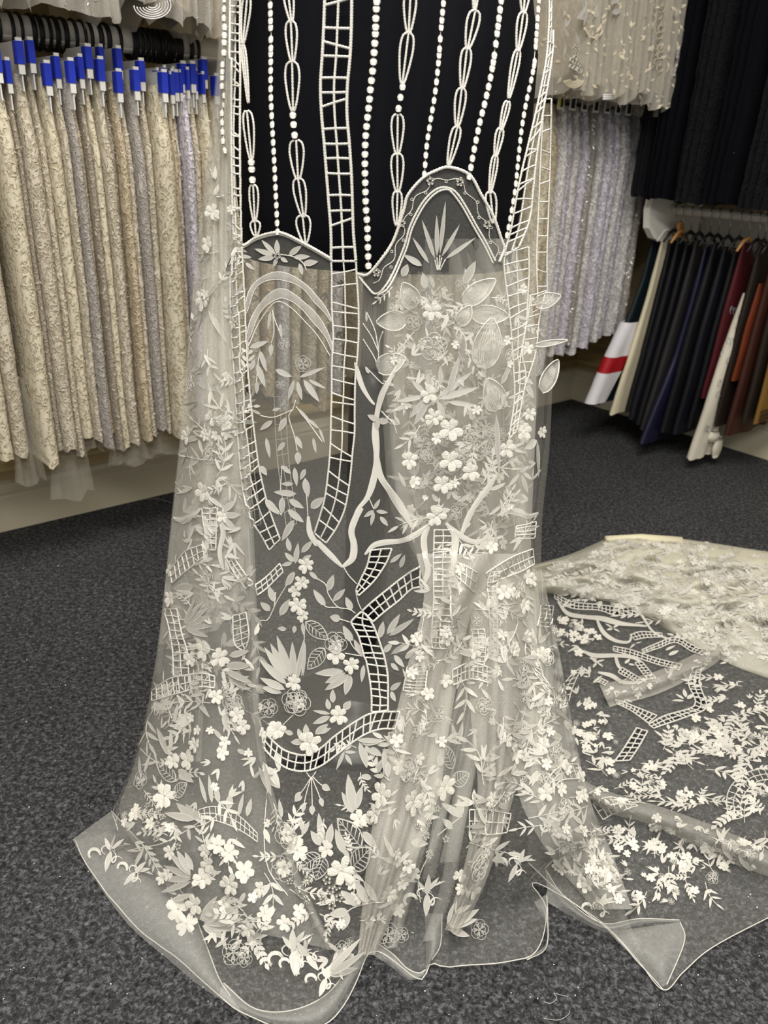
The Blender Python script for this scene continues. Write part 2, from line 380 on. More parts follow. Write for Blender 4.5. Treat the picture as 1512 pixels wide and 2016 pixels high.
# right end of the rail near the corner
RL = ['cream', 'champagne', 'white', 'lilac', 'white', 'lilac', 'grey', 'white', 'lilac', 'lilac', 'white', 'lilac', 'white', 'grey']
for k, kd in enumerate(RL):
    s = .80 - k * .041
    lab = {0: 'cream lace sample beside the right edge of the dress form', 1: 'champagne lace sample, second right of the dress form',
           13: 'white lace sample with scalloped dark dotted edge nearest the corner', 6: 'grey sequined lace sample mid way to the corner'}.get(k, 'frosted %s lace sample, %s to the right of the dress form' % (kd, ORD[k]))
    g = 'frosted lace samples near the corner'
    sample(s, kd, .037, 300 + k, (.30 if k < 3 else .37) + rnd.uniform(-.03, .03), .37 + rnd.uniform(-.01, .015), lab, g, tagged=False, rings=True, nfl=800, fsz=.0065, fine=.003, zt=1.17)
for k in range(7):
    s = .77 - k * .06
    c = thing('sample_tag', 'dark spined white sample tag, %s right of the dress form' % ORD[k] if k else 'yellow and black spined sample tag right of the dress form', 'tag', 'sample tags near the corner')
    m = MB(); m.box(LW(s, .38, 1.185), DL * .014, DR * .002, Z * .03); m.build('card', CARDM, c, False)
    m = MB(); m.box(LW(s + .002, .383, 1.183), DL * .009, DR * .0015, Z * .022); m.build('dark_spine', RINGM, c, False)
    if k == 0:
        m = MB(); m.box(LW(s + .010, .3845, 1.183), DL * .003, DR * .0012, Z * .022); m.build('yellow_stripe', plain('yellow_print', (.75, .62, .02, 1), .5), c, False)
# thin tulle tails hanging below the samples
TAIL = tulle('tulle_tail', .35, (.62, .59, .5, 1))
for k, (px, py, wpx, hz) in enumerate([(48, 850, 22, .13), (130, 860, 34, .16), (240, 850, 26, .08), (268, 850, 44, .07), (310, 850, 60, .07), (175, 850, 20, .05)]):
    d = ray(px, py); p0 = LW(0, .36); q = CAM + d * ((p0 - CAM).dot(DR) / d.dot(DR)); sw = wpx / 1600 * 2.0
    m = MB(); nx, ny = 8, 10; s0 = -(q - CORNER).dot(DL)
    vs = [LW(s0 + sw * (i_ / nx - .5) * (1 + .15 * j), .36 + .012 * math.sin(i_ * 1.7 + j * .3), q.z + .12 - (hz + .12) * j / ny + .01 * math.sin(i_ + k)) for j in range(ny + 1) for i_ in range(nx + 1)]
    m.add(vs, [(j * (nx + 1) + i_, j * (nx + 1) + i_ + 1, (j + 1) * (nx + 1) + i_ + 1, (j + 1) * (nx + 1) + i_) for j in range(ny) for i_ in range(nx)])
    tag(m.build('tulle_tail', TAIL), ['narrow twisted tulle tail under the left samples', 'wide tulle tail with a swirl hanging lowest over the skirting', 'grey tulle hem end left of the spotted net', 'grey tulle hem beside the cream floral sample', 'spotted grey net hem nearest the draped lace', 'short tulle end beside the wide tail'][k], 'tulle', 'tulle ends below the samples')

# ---- upper tiers
UPT = tulle('upper_tulle', .55, (.72, .68, .6, 1), .3)
UPL = lace('upper_ivory_lace', srgb(160, 150, 128), srgb(200, 190, 166), 60, .58)
def upper(s, th, zb, on, seed, label, group, mat=UPL, nfl=120, fsz=.008, fn=LW, ztop=2.0, pm=None, veil=.05, far=.1, cat='lace', wav=.012, hem=.05):
    t_ = thing('hanging_fabric' if fn is RW else 'hanging_lace', label, cat, group)
    body = hang(fn, s, ztop, zb, lambda t: on, lambda t: far, lambda t: th, 40, seed * 2.1, wav, .003, hem, nc=16, nend=18, pleat=.010)
    body.build('cloth', mat, t_)
    src_ = body
    if veil:
        v = hang(fn, s, ztop, zb - veil, lambda t: on + .024, lambda t: far, lambda t: th * 1.02 + .012, 36, seed * 3.3, wav * 1.2, .002, hem * .7, nc=16, nend=18, pleat=.012)
        v.build('tulle_layer', UPT, t_); src_ = v
    if nfl: flakes(src_, nfl, fsz, seed).build('embroidery', pm or PAL['ivory'][1], t_)['kind'] = 'stuff'
    return t_
names_u = ['sparkling grey tulle panel of the top tier at the photo left edge', 'glittering bunched tulle panel of the top tier above the rings',
           'brown beaded mesh panel of the top tier left of the swirl', 'tulle panel with white swirl embroidery above the rail', 'plain gathered tulle panel of the top tier beside the dress form']
for k, (s, th, zb) in enumerate([(2.48, .10, 1.30), (2.33, .16, 1.285), (2.18, .07, 1.315), (2.09, .12, 1.285), (1.965, .12, 1.275)]):
    upper(s, th, zb, .46 - .01 * (k % 2), 50 + k, names_u[k], 'top tier panels over the left rail', mat=PAL['taupe'][0] if k == 2 else UPL, nfl=500, fsz=.004, pm=PAL['grey'][1], hem=.05)
names_v = ['ivory tulle panel with leaf embroidery right beside the dress form', 'ivory tulle panel with raised daisy above the yellow tag', 'ivory panel with beaded edge in the upper right tier',
           'netted ivory tulle panel with white band in the upper right tier', 'ivory tulle panel with honeycomb cord in the upper right tier', 'tulle panel with white blossoms nearest the black fabrics']
for k, (s, th, zb) in enumerate([(.86, .11, 1.245), (.73, .12, 1.235), (.61, .10, 1.24), (.48, .14, 1.225), (.34, .12, 1.215), (.20, .12, 1.24)]):
    upper(s, th, zb, .50, 70 + k, names_v[k], 'upper right ivory panels', nfl=620, fsz=.010, hem=.05, pm=PAL['cream'][1])
upper(.10, .07, 1.37, .52, 79, 'short sheer tulle panel at the corner edge', 'upper right ivory panels', mat=UPT, nfl=20, hem=.05, veil=0)

ur = thing('clothes_rail', 'high white rail above the frame carrying the top tier of ivory lace', 'rail')
m = MB(); m.tube([LW(s, .3, 2.02) for s in (3.2, .06)], .026, 20); m.build('pipe', WHITEP, ur)
ur = thing('clothes_rail', 'high white rail above the frame carrying the black fabrics', 'rail')
m = MB(); m.tube([RW(s, .25, 2.02) for s in (.4, 2.2)], .026, 20); m.build('pipe', WHITEP, ur)
# ---- right wall rail, black fabrics and garments
rr = thing('clothes_rail', 'white rail with rounded end bracket carrying dark garments', 'rail')
m = MB(); m.tube([RW(.50, .25, .862), RW(2.2, .25, .862)], .016, 16); m.build('pipe', WHITEP, rr)
m = MB(); pts = []
for (o_, z_) in [(.05, .90), (.38, .90), (.385, .86), (.37, .80), (.33, .765), (.27, .75), (.05, .75)]: pts.append((o_, z_))
n = len(pts); m.add([RW(.485, a, b) for a, b in pts] + [RW(.51, a, b) for a, b in pts], [tuple(range(n)), tuple(range(2 * n - 1, n - 1, -1))] + [(i, n + i, n + (i + 1) % n, (i + 1) % n) for i in range(n)])
m.build('end_bracket', WHITEP, rr, False)
m = MB(); m.box(RW(1.35, .02, .79), DR * .85, DL * .015, Z * .05); m.build('wall_batten', WHITEP, rr, False)

BLK = lace('black_lace', (.0022, .0024, .004, 1), (.005, .0055, .008, 1), 60, .6, .95)
BLK2 = plain('black_velvet', (.0028, .0028, .0045, 1), .95, .3, 80, .08)
SEQ = plain('black_silver_sequins', (.5, .5, .52, 1), .25, 0, spec=.8, metal=.7)
BT = tulle('black_tulle', .8, (.02, .021, .024, 1), .15)
for k, (s, th, zb, on) in enumerate([(.46, .05, .905, .40), (.55, .09, .90, .41), (.66, .10, .895, .40), (.78, .10, .90, .42), (.90, .11, .895, .40), (1.03, .12, .90, .41)]):
    upper(s, th, zb, on, 90 + k, ['sheer black tulle panel at the left edge of the black fabrics', 'black fabric panel with small pink flower embroidery', 'black lace panel with silver edge strip',
          'black panel with a few silver sequins', 'plain black panel above the garments', 'black panel at the right photo edge'][k], 'black fabrics on the upper right tier', mat=BT if k == 0 else (BLK, BLK2)[k % 2],
          nfl=(0, 0, 12, 26, 14, 8)[k], fsz=.0022, pm=SEQ, fn=RW, ztop=2.0, veil=0, cat='black fabric', hem=.012, wav=.008)
PINK = plain('pink_embroidery', srgb(150, 96, 100), .7); OLIVE = plain('olive_embroidery', srgb(96, 88, 56), .7)
fl_ = thing('embroidered_posy', 'small pink and olive flower spray stitched on black fabric', 'embroidery')
for nm, cm, pts in (('pink_petals', PINK, [(1303, 283), (1325, 294), (1330, 300), (1310, 290), (1318, 290)]), ('olive_leaves', OLIVE, [(1312, 300), (1320, 310), (1315, 320), (1330, 308), (1310, 328)])):
    m = MB()
    for (x, y) in pts:
        d = ray(x, y); q = CAM + d * ((RW(.498, 0) - CAM).dot(DR) / d.dot(DR)); m.ball(q - DR * -.004, DR * .002, DL * .008, Z * .006, 7, 4)
    m.build(nm, cm, fl_)
m = MB()
sr = random.Random(5)
for k in range(90):
    t = k / 90; x = lerp(1401, 1380, t) + sr.uniform(-3, 3) * (.4 + t); y = lerp(290, 376, t); d = ray(x, y); q = CAM + d * ((RW(.60, 0) - CAM).dot(DR) / d.dot(DR)); m.ball(q + DR * .004, DR * .001, DL * .003, Z * .003, 5, 3)
tag(m.build('sequin_strip', SEQ), 'narrow silver sequin strip edging a black lace panel', 'sequin strip')

def fabric(name, col, **k): return plain(name, col, k.get('rough', .6), k.get('bump', .35), k.get('bs', 25), k.get('spec', .3), var=k.get('var', .12), vscale=9, stretch=(1, 1, .35))
GM = {'teal': fabric('dark_teal_cotton', srgb(12, 26, 30)), 'cream': fabric('cream_satin', srgb(206, 198, 170), rough=.3, spec=.5), 'black': fabric('black_twill', (.0025, .0025, .004, 1)),
      'navy': fabric('navy_satin', srgb(20, 21, 44), rough=.4), 'dnavy': fabric('dark_navy', srgb(9, 10, 20)), 'grey': fabric('dark_grey_wool', srgb(33, 32, 33)), 'white': fabric('white_cotton', srgb(214, 212, 216), bump=.15),
      'red': fabric('red_cotton', srgb(160, 12, 26), bump=.15), 'print': fabric('ivory_print_cotton', srgb(205, 200, 184)), 'brown': fabric('dark_brown_wool', srgb(34, 25, 18)), 'rust': fabric('rust_knit', srgb(58, 27, 18)),
      'wine': fabric('wine_cloth', srgb(70, 14, 22)), 'gold': fabric('gold_brocade', srgb(120, 90, 40)), 'orange': fabric('orange_knit', srgb(104, 44, 20))}
WOOD = plain('pale_wood', srgb(206, 150, 92), .45); CHROME = plain('chrome_wire', (.6, .6, .62, 1), .2, metal=1)
HANGM = RINGM
# s, material, near edge profile (t,o), far, top z, bottom z, thickness, label
G_ = [
 (.470, 'teal', [(0, .27), (.25, .295), (.48, .35), (.75, .44), (1, .51)], .20, .765, .165, .020, 'dark teal tunic with white and red panels, leftmost on the right rail'),
 (.508, 'cream', [(0, .27), (.3, .30), (.55, .34), (1, .415)], .22, .76, .125, .020, 'cream satin waistcoat second from the left on the right rail'),
 (.535, 'black', [(0, .26), (.3, .285), (1, .35)], .10, .76, .13, .024, 'black sleeveless garment beside the cream waistcoat'),
 (.565, 'dnavy', [(0, .26), (.4, .30), (1, .365)], .10, .77, .11, .024, 'dark navy garment under the wooden hanger'),
 (.600, 'black', [(0, .26), (.4, .30), (1, .365)], .10, .76, .10, .024, 'black garment between two navy ones'),
 (.635, 'grey', [(0, .26), (.4, .305), (1, .385)], .10, .77, .09, .022, 'dark grey wool garment mid rail'),
 (.675, 'navy', [(0, .26), (.3, .29), (.55, .32), (1, .44)], .22, .76, .06, .022, 'navy satin waistcoat with a low pointed front'),
 (.705, 'black', [(0, .26), (.4, .31), (1, .36)], .06, .77, .10, .026, 'black garment right of the navy waistcoat'),
 (.745, 'dnavy', [(0, .26), (.4, .30), (1, .34)], .06, .76, .10, .024, 'dark navy satin garment with crinkled side'),
 (.785, 'black', [(0, .26), (.4, .29), (1, .32)], .06, .76, .13, .022, 'black garment left of the wine red one'),
 (.815, 'wine', [(0, .27), (.4, .30), (1, .32)], .08, .78, .25, .018, 'wine red garment with dark lapel'),
 (.850, 'print', [(0, .26), (.35, .31), (1, .385)], .27, .62, .045, .030, 'ivory cotton garment with printed loops, knotted at its hem'),
 (.872, 'brown', [(0, .27), (.4, .29), (1, .30)], .06, .78, .16, .020, 'dark brown wool garment right of the printed one'),
 (.900, 'orange', [(0, .27), (.4, .29), (1, .30)], .15, .66, .33, .014, 'orange knit strip hanging among brown garments'),
 (.925, 'rust', [(0, .26), (.4, .28), (1, .31)], .06, .78, .14, .022, 'rust brown garment near the right photo edge'),
 (.965, 'brown', [(0, .26), (.4, .28), (1, .29)], .06, .78, .2, .022, 'brown patterned garment beside the gold brocade'),
 (1.00, 'gold', [(0, .25), (.4, .27), (1, .28)], .02, .70, .20, .018, 'gold brocade cloth at the right photo edge'),
]
for k, (s, mk, nr, far, zt, zb, th, lab) in enumerate(G_):
    g = thing('garment', lab, 'garment', 'garments on the right rail')
    body = hang(RW, s, zt, zb, lambda t: interp(t, nr), lambda t: lerp(.235, far, min(1, t * 3)), lambda t: th * (.5 + .5 * min(1, t * 5)), 26, 400 + k, .006, .0008, .01, nc=8)
    body.build('body', GM[mk], g)
    if k == 0:
        for nm, mm, t0, t1 in (('white_panel', 'white', .50, .705), ('red_band', 'red', .705, .80), ('white_panel', 'white', .80, .985)):
            zz = lambda t: lerp(zt, zb, t)
            p = hang(RW, s, zz(t0), zz(t1), lambda t: interp(lerp(t0, t1, t), nr) + .006, lambda t: interp(lerp(t0, t1, t), nr) - .082 - (.02 if t0 < .6 and t > .5 else 0) + (.02 if t0 > .75 else 0) * t, lambda t: th * 2.6, 8, 400, .002, .0004, 0, nc=6)
            p.build(nm, GM[mm], g)
    if k in (1, 6):
        m = MB(); m.tube([RW(s + .016, interp(t, nr) - .05 - .12 * max(0, t - .5), lerp(zt, zb, t)) for t in (.1, .3, .5, .7, .98)], .003, 6); m.build('piping', GM['white' if k == 1 else 'dnavy'], g)
    if k == 11:
        m = MB()
        for q in range(26):
            c = RW(s + .0185, .30 + .07 * rnd.random(), .08 + .5 * rnd.random()); a = [c + DL * .008 * math.cos(x) * 1 + Z * .011 * math.sin(x) for x in np.linspace(0, 5, 10)]
            m.tube(a, .0009, 4)
        m.build('printed_loops', INK, g)['kind'] = 'stuff'
        m = MB(); m.ball(RW(s + .02, .30, .12), DR * .02, DL * .035, Z * .022, 10, 6); m.ball(RW(s + .03, .27, .075), DR * .012, DL * .03, Z * .045, 10, 6); m.build('knot', GM['print'], g)
    if k == 16:
        m = MB()
        for q in range(3): m.tube([RW(s + .012, o_, .215 + .015 * q) for o_ in (.02, .28)], .003, 5)
        m.build('hem_bands', GM['brown'], g)
    h = thing('clothes_hanger', ('pale wooden' if k in (3, 10) else 'white plastic' if k in (1, 15) else 'black plastic') + ' hanger holding the ' + lab.split(' on the')[0].split(',')[0], 'hanger', 'hangers on the right rail')
    hm = WOOD if k in (3, 10) else WHITEP if k in (1, 15) else HANGM
    m = MB(); m.tube([RW(s, .25 + .021 * math.sin(q), .862 + .021 * math.cos(q)) for q in np.linspace(-1.9, 1.57, 12)] + [RW(s, .262, .845), RW(s, .25, .83), RW(s, .25, .79)], .0018, 6); m.build('hook', CHROME, h)
    m = MB(); m.tube([RW(s, .20, .762), RW(s, .225, .785), RW(s, .25, .795), RW(s, .275, .785), RW(s, .305, .755)], [.004, .006, .007, .006, .004], 8); m.build('shoulder_bar', hm, h)
for (x, y, s, w_, h_, lab) in [(1340, 452, .55, .012, .028, 'pale wooden clip high beside the white hanger'), (1310, 548, .50, .014, .03, 'pale wooden clip on the black waistcoat'), (1465, 572, .80, .012, .024, 'pale wooden clip on the wine red garment')]:
    d = ray(x, y); q = CAM + d * ((RW(s, 0) - CAM).dot(DR) / d.dot(DR))
    m = MB(); ex = (DL * -.35 + Z).normalized()
    prof = [(-1, -.8), (-.8, -1), (.8, -1), (1, -.8), (1, .8), (.6, 1), (-.6, 1), (-1, .8)]; ey = ex.cross(DR)
    m.add([q + ey * a * w_ + ex * b * h_ + DR * c for c in (-.006, .006) for a, b in prof], [tuple(range(7, -1, -1)), tuple(range(8, 16))] + [(i, (i + 1) % 8, 8 + (i + 1) % 8, 8 + i) for i in range(8)])
    tag(m.build('wooden_clip', WOOD, None, False), lab, 'clip', 'wooden clips on the garments')

# ------------------------------------------------------------------ dress form
DX, DY = -.028, 1.29
df = thing('dress_form', 'black dress form on a tall black stand under the lace', 'dress form')
m = MB(); vs = []; nn = 48
tab = [(.866, .196, .118), (.872, .203, .124), (.95, .210, .130), (1.05, .214, .134), (1.15, .212, .132), (1.25, .190, .122), (1.36, .150, .105), (1.48, .150, .11), (1.58, .165, .125), (1.68, .12, .09)]
for z, a, b in tab:
    for k in range(nn):
        q = 2 * math.pi * k / nn; vs.append(Vector((DX + a * math.cos(q), DY + b * math.sin(q), z)))
m.add(vs, [(i * nn + k, i * nn + (k + 1) % nn, (i + 1) * nn + (k + 1) % nn, (i + 1) * nn + k) for i in range(len(tab) - 1) for k in range(nn)] + [tuple(range(nn - 1, -1, -1)), tuple((len(tab) - 1) * nn + k for k in range(nn))])
m.build('torso', BLACKF, df)
m = MB(); m.lathe((DX, DY, 0), [(.018, .68), (.018, .87)], 24)
for k in range(10):
    q = k * .628; m.tube([Vector((DX + .018 * math.cos(q), DY + .018 * math.sin(q), z)) for z in (.68, .866)], .0022, 5)
m.build('pole', GREYM, df)
m = MB(); m.lathe((DX, DY, 0), [(.040, .02), (.038, .3), (.038, .645), (.037, .668), (.032, .688), (.022, .703), (.008, .71)], 32); m.build('stand_tube', BLACKM, df)
m = MB(); m.lathe((DX - .01, DY, 0), [(.15, .004), (.152, .01), (.148, .02), (.08, .028), (.05, .05), (.042, .07)], 48); m.build('base', BLACKM, df)

# ------------------------------------------------------------------ the lace drape
drape = thing('lace_drape', 'ivory embroidered lace drape over the black dress form, pooling into a train', 'lace drape')
NS, NT = 230, 380
def cr(P, n):
    """Catmull-Rom through points, n samples, uniform in chord length"""
    P = np.array(P, float); d = np.r_[0, np.cumsum(np.linalg.norm(np.diff(P, axis=0), axis=1))]
    Q = np.vstack([2 * P[0] - P[1], P, 2 * P[-1] - P[-2]]); out = []
    for x in np.linspace(0, d[-1], n):
        i = min(max(int(np.searchsorted(d, x, 'right')) - 1, 0), len(P) - 2); t = (x - d[i]) / max(1e-9, d[i + 1] - d[i])
        a, b, c, e = Q[i], Q[i + 1], Q[i + 2], Q[i + 3]
        out.append(.5 * (2 * b + (c - a) * t + (2 * a - 5 * b + 4 * c - e) * t * t + (3 * b - a - 3 * c + e) * t ** 3))
    return np.array(out)
LEV = [  # left silhouette px, front px, right silhouette px, Y side, Y front
 ((446, -420), (762, -420), (1074, -420), 1.27, 1.13), ((441, -160), (758, -160), (1078, -160), 1.27, 1.125), ((437, 0), (755, 0), (1082, 0), 1.27, 1.125), ((428, 150), (752, 160), (1086, 150), 1.27, 1.12),
 ((408, 330), (748, 350), (1084, 330), 1.27, 1.115), ((388, 500), (744, 540), (1086, 500), 1.265, 1.11), ((373, 660), (740, 720), (1084, 660), 1.255, 1.09),
 ((356, 860), (736, 930), (1074, 860), 1.235, 1.06), ((338, 1020), (730, 1110), (1056, 1010), 1.21, 1.03), ((318, 1210), (722, 1290), (1056, 1160), 1.17, .99),
 ((296, 1360), (715, 1430), (1082, 1300), 1.13, .945), ((262, 1500), (705, 1560), (1118, 1450), 1.08, .895), ((226, 1600), (695, 1680), (1165, 1600), 1.02, .84)]
phi = np.linspace(0, math.pi, NS + 1)
rings_ = []
for L_, C_, R_, Ys, Yf in LEV:
    L = np.array(at_y(*L_, Ys)); C = np.array(at_y(*C_, Yf)); R = np.array(at_y(*R_, Ys)); M_ = (L + R) / 2
    rings_.append(M_ + np.outer(-np.cos(phi), (R - L) / 2) + np.outer(np.sin(phi) ** .9, C - M_))
HEM = [(148, 1655), (175, 1712), (260, 1820), (350, 1890), (430, 1962), (480, 2000), (570, 2034), (650, 2012), (700, 1940), (722, 1882), (745, 1878), (825, 1930), (848, 1900), (885, 1906), (1000, 1896), (1058, 1872), (1075, 1790), (1046, 1746), (1085, 1757), (1190, 1826), (1250, 1890), (1305, 1950)]
INN = [(205, 1640), (250, 1690), (330, 1770), (420, 1830), (500, 1870), (570, 1890), (640, 1890), (690, 1860), (720, 1830), (745, 1825), (800, 1840), (840, 1830), (890, 1835), (960, 1820), (1010, 1790), (1030, 1750), (1060, 1715), (1110, 1720), (1180, 1760), (1220, 1800), (1240, 1820)]
def cr3(P, n, z): return np.array([on_floor(p[0], p[1], z) for p in cr(P, n)])
rings_.append(cr3(INN, NS + 1, .028)); rings_.append(cr3(HEM, NS + 1, .004))
RG = np.array(rings_)                                     # levels x s x 3
lv = np.linspace(0, len(RG) - 1, NT + 1); lev_k = np.clip(lv.astype(int), 0, len(RG) - 2); lt = (lv - lev_k)[:, None, None]
RP = np.concatenate([RG[:1] * 2 - RG[1:2], RG, RG[-1:] * 2 - RG[-2:-1]])
a_, b_, c_, e_ = RP[lev_k], RP[lev_k + 1], RP[lev_k + 2], RP[lev_k + 3]
GR = .5 * (2 * b_ + (c_ - a_) * lt + (2 * a_ - 5 * b_ + 4 * c_ - e_) * lt ** 2 + (3 * b_ - a_ - 3 * c_ + e_) * lt ** 3)
GR[-1] = RG[-1]; GR[..., 2] = np.maximum(GR[..., 2], .003)
RIDGES = [([(455, 100), (475, 600), (500, 1000), (508, 1400), (560, 1620), (650, 1850)], .022, 16), ([(400, 700), (410, 1100), (400, 1400), (380, 1700)], .012, 20),
          ([(762, 560), (770, 900), (832, 1150), (778, 1430), (735, 1700), (705, 1880)], .018, 20), ([(905, 1150), (880, 1450), (830, 1700)], .02, 22), ([(985, 1150), (985, 1450), (940, 1750)], .022, 24),
          ([(1060, 500), (1050, 800), (1030, 1100)], .008, 14), ([(1060, 1200), (1110, 1500), (1180, 1730)], .014, 20)]
VX = GR.reshape(-1, 3)
vv = VX - np.array(CAM); zc = vv @ np.array(FWD)
PX = W / 2 + F * (vv @ np.array(RT)) / zc; PY = H / 2 - F * (vv @ np.array(UP)) / zc
disp = np.zeros(len(VX))
for pl, A, w in RIDGES:
    ys = [p[1] for p in pl]; xs = [p[0] for p in pl]
    on = np.clip((PY - ys[0] + 80) / 120, 0, 1) * np.clip((ys[-1] + 40 - PY) / 80, 0, 1)
    disp += A * np.exp(-((PX - np.interp(PY, ys, xs)) / w) ** 2) * on
for i, p in enumerate(VX): disp[i] += .006 * nz(p[0] * 9, p[1] * 4, p[2] * 3) * min(1, p[2] * 6)
hd = vv.copy(); hd[:, 2] = 0; hd /= np.linalg.norm(hd, axis=1)[:, None]
VX = VX - hd * disp[:, None]
low = np.clip(1 - VX[:, 2] / .05, 0, 1); VX[:, 2] += np.array([.010 * abs(nz(p[0] * 14, p[1] * 14, 3)) for p in VX]) * low
vv = VX - np.array(CAM); zc = vv @ np.array(FWD)
PX = W / 2 + F * (vv @ np.array(RT)) / zc; PY = H / 2 - F * (vv @ np.array(UP)) / zc
SW = NS + 1
quads = np.array([(j * SW + i, j * SW + i + 1, (j + 1) * SW + i + 1, (j + 1) * SW + i) for j in range(NT) for i in range(NS)])
FQX = PX[quads].mean(1); FQY = PY[quads].mean(1)
def inpoly(X, Y, poly):
    X = np.asarray(X, float); Y = np.asarray(Y, float); r = np.zeros(X.shape, bool); n = len(poly)
    for i in range(n):
        (x1, y1), (x2, y2) = poly[i][:2], poly[(i + 1) % n][:2]
        if y1 == y2: continue
        c = ((y1 > Y) != (y2 > Y)) & (X < (x2 - x1) * (Y - y1) / (y2 - y1) + x1); r ^= c
    return r
bvh_front = BVHTree.FromPolygons([tuple(v) for v in VX], [tuple(q) for q in quads])
def cast(tree, x, y):
    d = ray(x, y); p, n, i, dist = tree.ray_cast(CAM, d)
    if p is None: return None
    if n.dot(d) > 0: n = -n
    return p, n

# -- gathered folds: strips of doubled net lying over the front sheet
extra_v, extra_f, back_trees = [], [], []
def fold_strip(name, Lp, Rp, bulge, mat, nu=22, nv=90, layers=2, tree=bvh_front, base=.004, waves=2, behind=0.0, reg=True):
    Lq, Rq = cr(Lp, nv + 1), cr(Rp, nv + 1)
    for ly in range(layers):
        V = []; prev = None
        for j in range(nv + 1):
            for i in range(nu + 1):
                u = i / nu; x, y = lerp(Lq[j][0] + (9 * ly + 5 * math.sin(j * .1 + ly * 2) if behind else 0), Rq[j][0], u), lerp(Lq[j][1], Rq[j][1], u); h = cast(tree, x, y)
                if h is None:
                    for k in range(1, 12):
                        h = cast(tree, lerp(x, 740, .03 * k), y)
                        if h: break
                dep = (h[0] - CAM).length if h else (V[-1] - CAM).length if V else 1.3
                lift = base + bulge * math.sin(math.pi * u) * (1 - .3 * ly) + .45 * bulge * math.sin(u * math.pi * 2 * (waves + ly) + j * .03 + ly) * math.sin(math.pi * u)
                V.append(CAM + ray(x, y) * (dep + behind * (1 + .25 * ly) - max(.002, lift)))
        fs = [(j * (nu + 1) + i, j * (nu + 1) + i + 1, (j + 1) * (nu + 1) + i + 1, (j + 1) * (nu + 1) + i) for j in range(nv) for i in range(nu)]
        m = MB(); m.add(V, fs); m.build(name, mat, drape)
        if ly == 0 and not reg: back_trees.append(BVHTree.FromPolygons([tuple(v) for v in V], fs))
        if ly == 0 and reg:
            k = len(extra_v); extra_v.extend(V); extra_f.extend(tuple(q + k for q in f) for f in fs)
SFL = [(436, -40), (426, 150), (404, 340), (386, 500), (371, 660), (354, 860), (337, 1020), (318, 1210), (300, 1340), (280, 1450), (256, 1530), (236, 1605), (300, 1710), (390, 1810)]
SFR = [(462, -40), (455, 200), (458, 420), (462, 560), (478, 800), (492, 980), (502, 1200), (506, 1350), (512, 1450), (530, 1540), (550, 1610), (585, 1720), (655, 1870)]
SFL = [(446, -380)] + SFL; SFR = [(466, -380)] + SFR
fold_strip('side_fold', SFL, SFR, .016, TUL, 26, 150, 2, waves=3)
fold_strip('side_fold', [(x + 2, y) for x, y in SFL[:8]] + [(312, 1270)], [(x - 4 - 6 * (k % 2), y) for k, (x, y) in enumerate(SFR[:6])] + [(480, 1120), (430, 1240)], .012, TULD, 24, 110, 1, waves=4)
fold_strip('crease', [(x - 16, y) for x, y in SFR], [(x + 4, y) for x, y in SFR], .014, TULF, 8, 120, 1)
fold_strip('crease', [(425, 300), (404, 600), (398, 900), (392, 1200), (380, 1500)], [(438, 300), (420, 600), (420, 900), (412, 1200), (396, 1500)], .012, TULF, 6, 80, 1)
fold_strip('hip_fold', [(766, 470), (760, 545), (752, 700), (762, 880), (772, 1010), (820, 1110), (836, 1200), (812, 1310)], [(1012, 470), (1030, 545), (1050, 620), (1056, 760), (1052, 900), (1044, 1110), (1046, 1200), (1066, 1310)], .03, TULF, 34, 100, 3, waves=4, behind=.09, reg=False)
fold_strip('hanging_fold', [(820, 1090), (834, 1180), (800, 1320), (774, 1431), (745, 1560), (722, 1700), (704, 1880)], [(1020, 1090), (930, 1210), (905, 1320), (882, 1450), (860, 1580), (800, 1740), (738, 1880)], .03, TULD, 20, 90, 2)
fold_strip('hanging_fold', [(930, 1180), (922, 1300), (930, 1450), (940, 1560), (915, 1700), (876, 1830)], [(1048, 1100), (1068, 1240), (1060, 1400), (1005, 1590), (955, 1740), (905, 1840)], .03, TULD, 20, 90, 2)
fold_strip('train_fold', [(1050, 1130), (1050, 1300), (1030, 1450), (1020, 1560), (1080, 1680), (1170, 1790)], [(1066, 1120), (1100, 1280), (1130, 1440), (1160, 1570), (1205, 1680), (1245, 1790)], .02, TULF, 18, 80, 2)

def pleats(Lp, Rp, n, seed, mat, behind, nv=70, wmin=.06, wmax=.2, bulge=.012):
    r = random.Random(seed); a, b = cr(Lp, 24), cr(Rp, 24)
    for k in range(n):
        u0 = r.uniform(0, .92); wd_ = r.uniform(wmin, wmax); t0 = int(r.uniform(0, 5)) if behind == 0 else 0; t1 = 24 - int(r.uniform(0, 7)); ph_ = r.uniform(0, 6)
        f = lambda u, i: tuple(a[i] + (b[i] - a[i]) * min(1, max(0, u + .03 * math.sin(i * .35 + ph_))))
        fold_strip('pleat', [f(u0 + .02 * i / 24, i) for i in range(t0, t1)], [f(min(1, u0 + wd_ * (.7 + .6 * i / 24)), i) for i in range(t0, t1)], bulge, mat, 6, nv, 1, waves=1, behind=behind * (1 + .3 * r.random()) if behind else 0, reg=False)
HL = [(766, 470), (760, 545), (752, 700), (762, 880), (772, 1010), (810, 1090), (830, 1180)]; HR = [(1012, 470), (1030, 545), (1052, 620), (1060, 760), (1056, 900), (1046, 1080), (1044, 1180)]
pleats(HL, HR, 15, 5, TULF, .07)
pleats(SFL[:9], SFR[:8], 10, 6, TULF, 0)
pleats([(820, 1090), (834, 1180), (800, 1320), (774, 1431), (745, 1560), (722, 1700), (704, 1880)], [(1048, 1100), (1068, 1240), (1060, 1400), (1005, 1590), (955, 1740), (905, 1840)], 12, 7, TULF, 0)
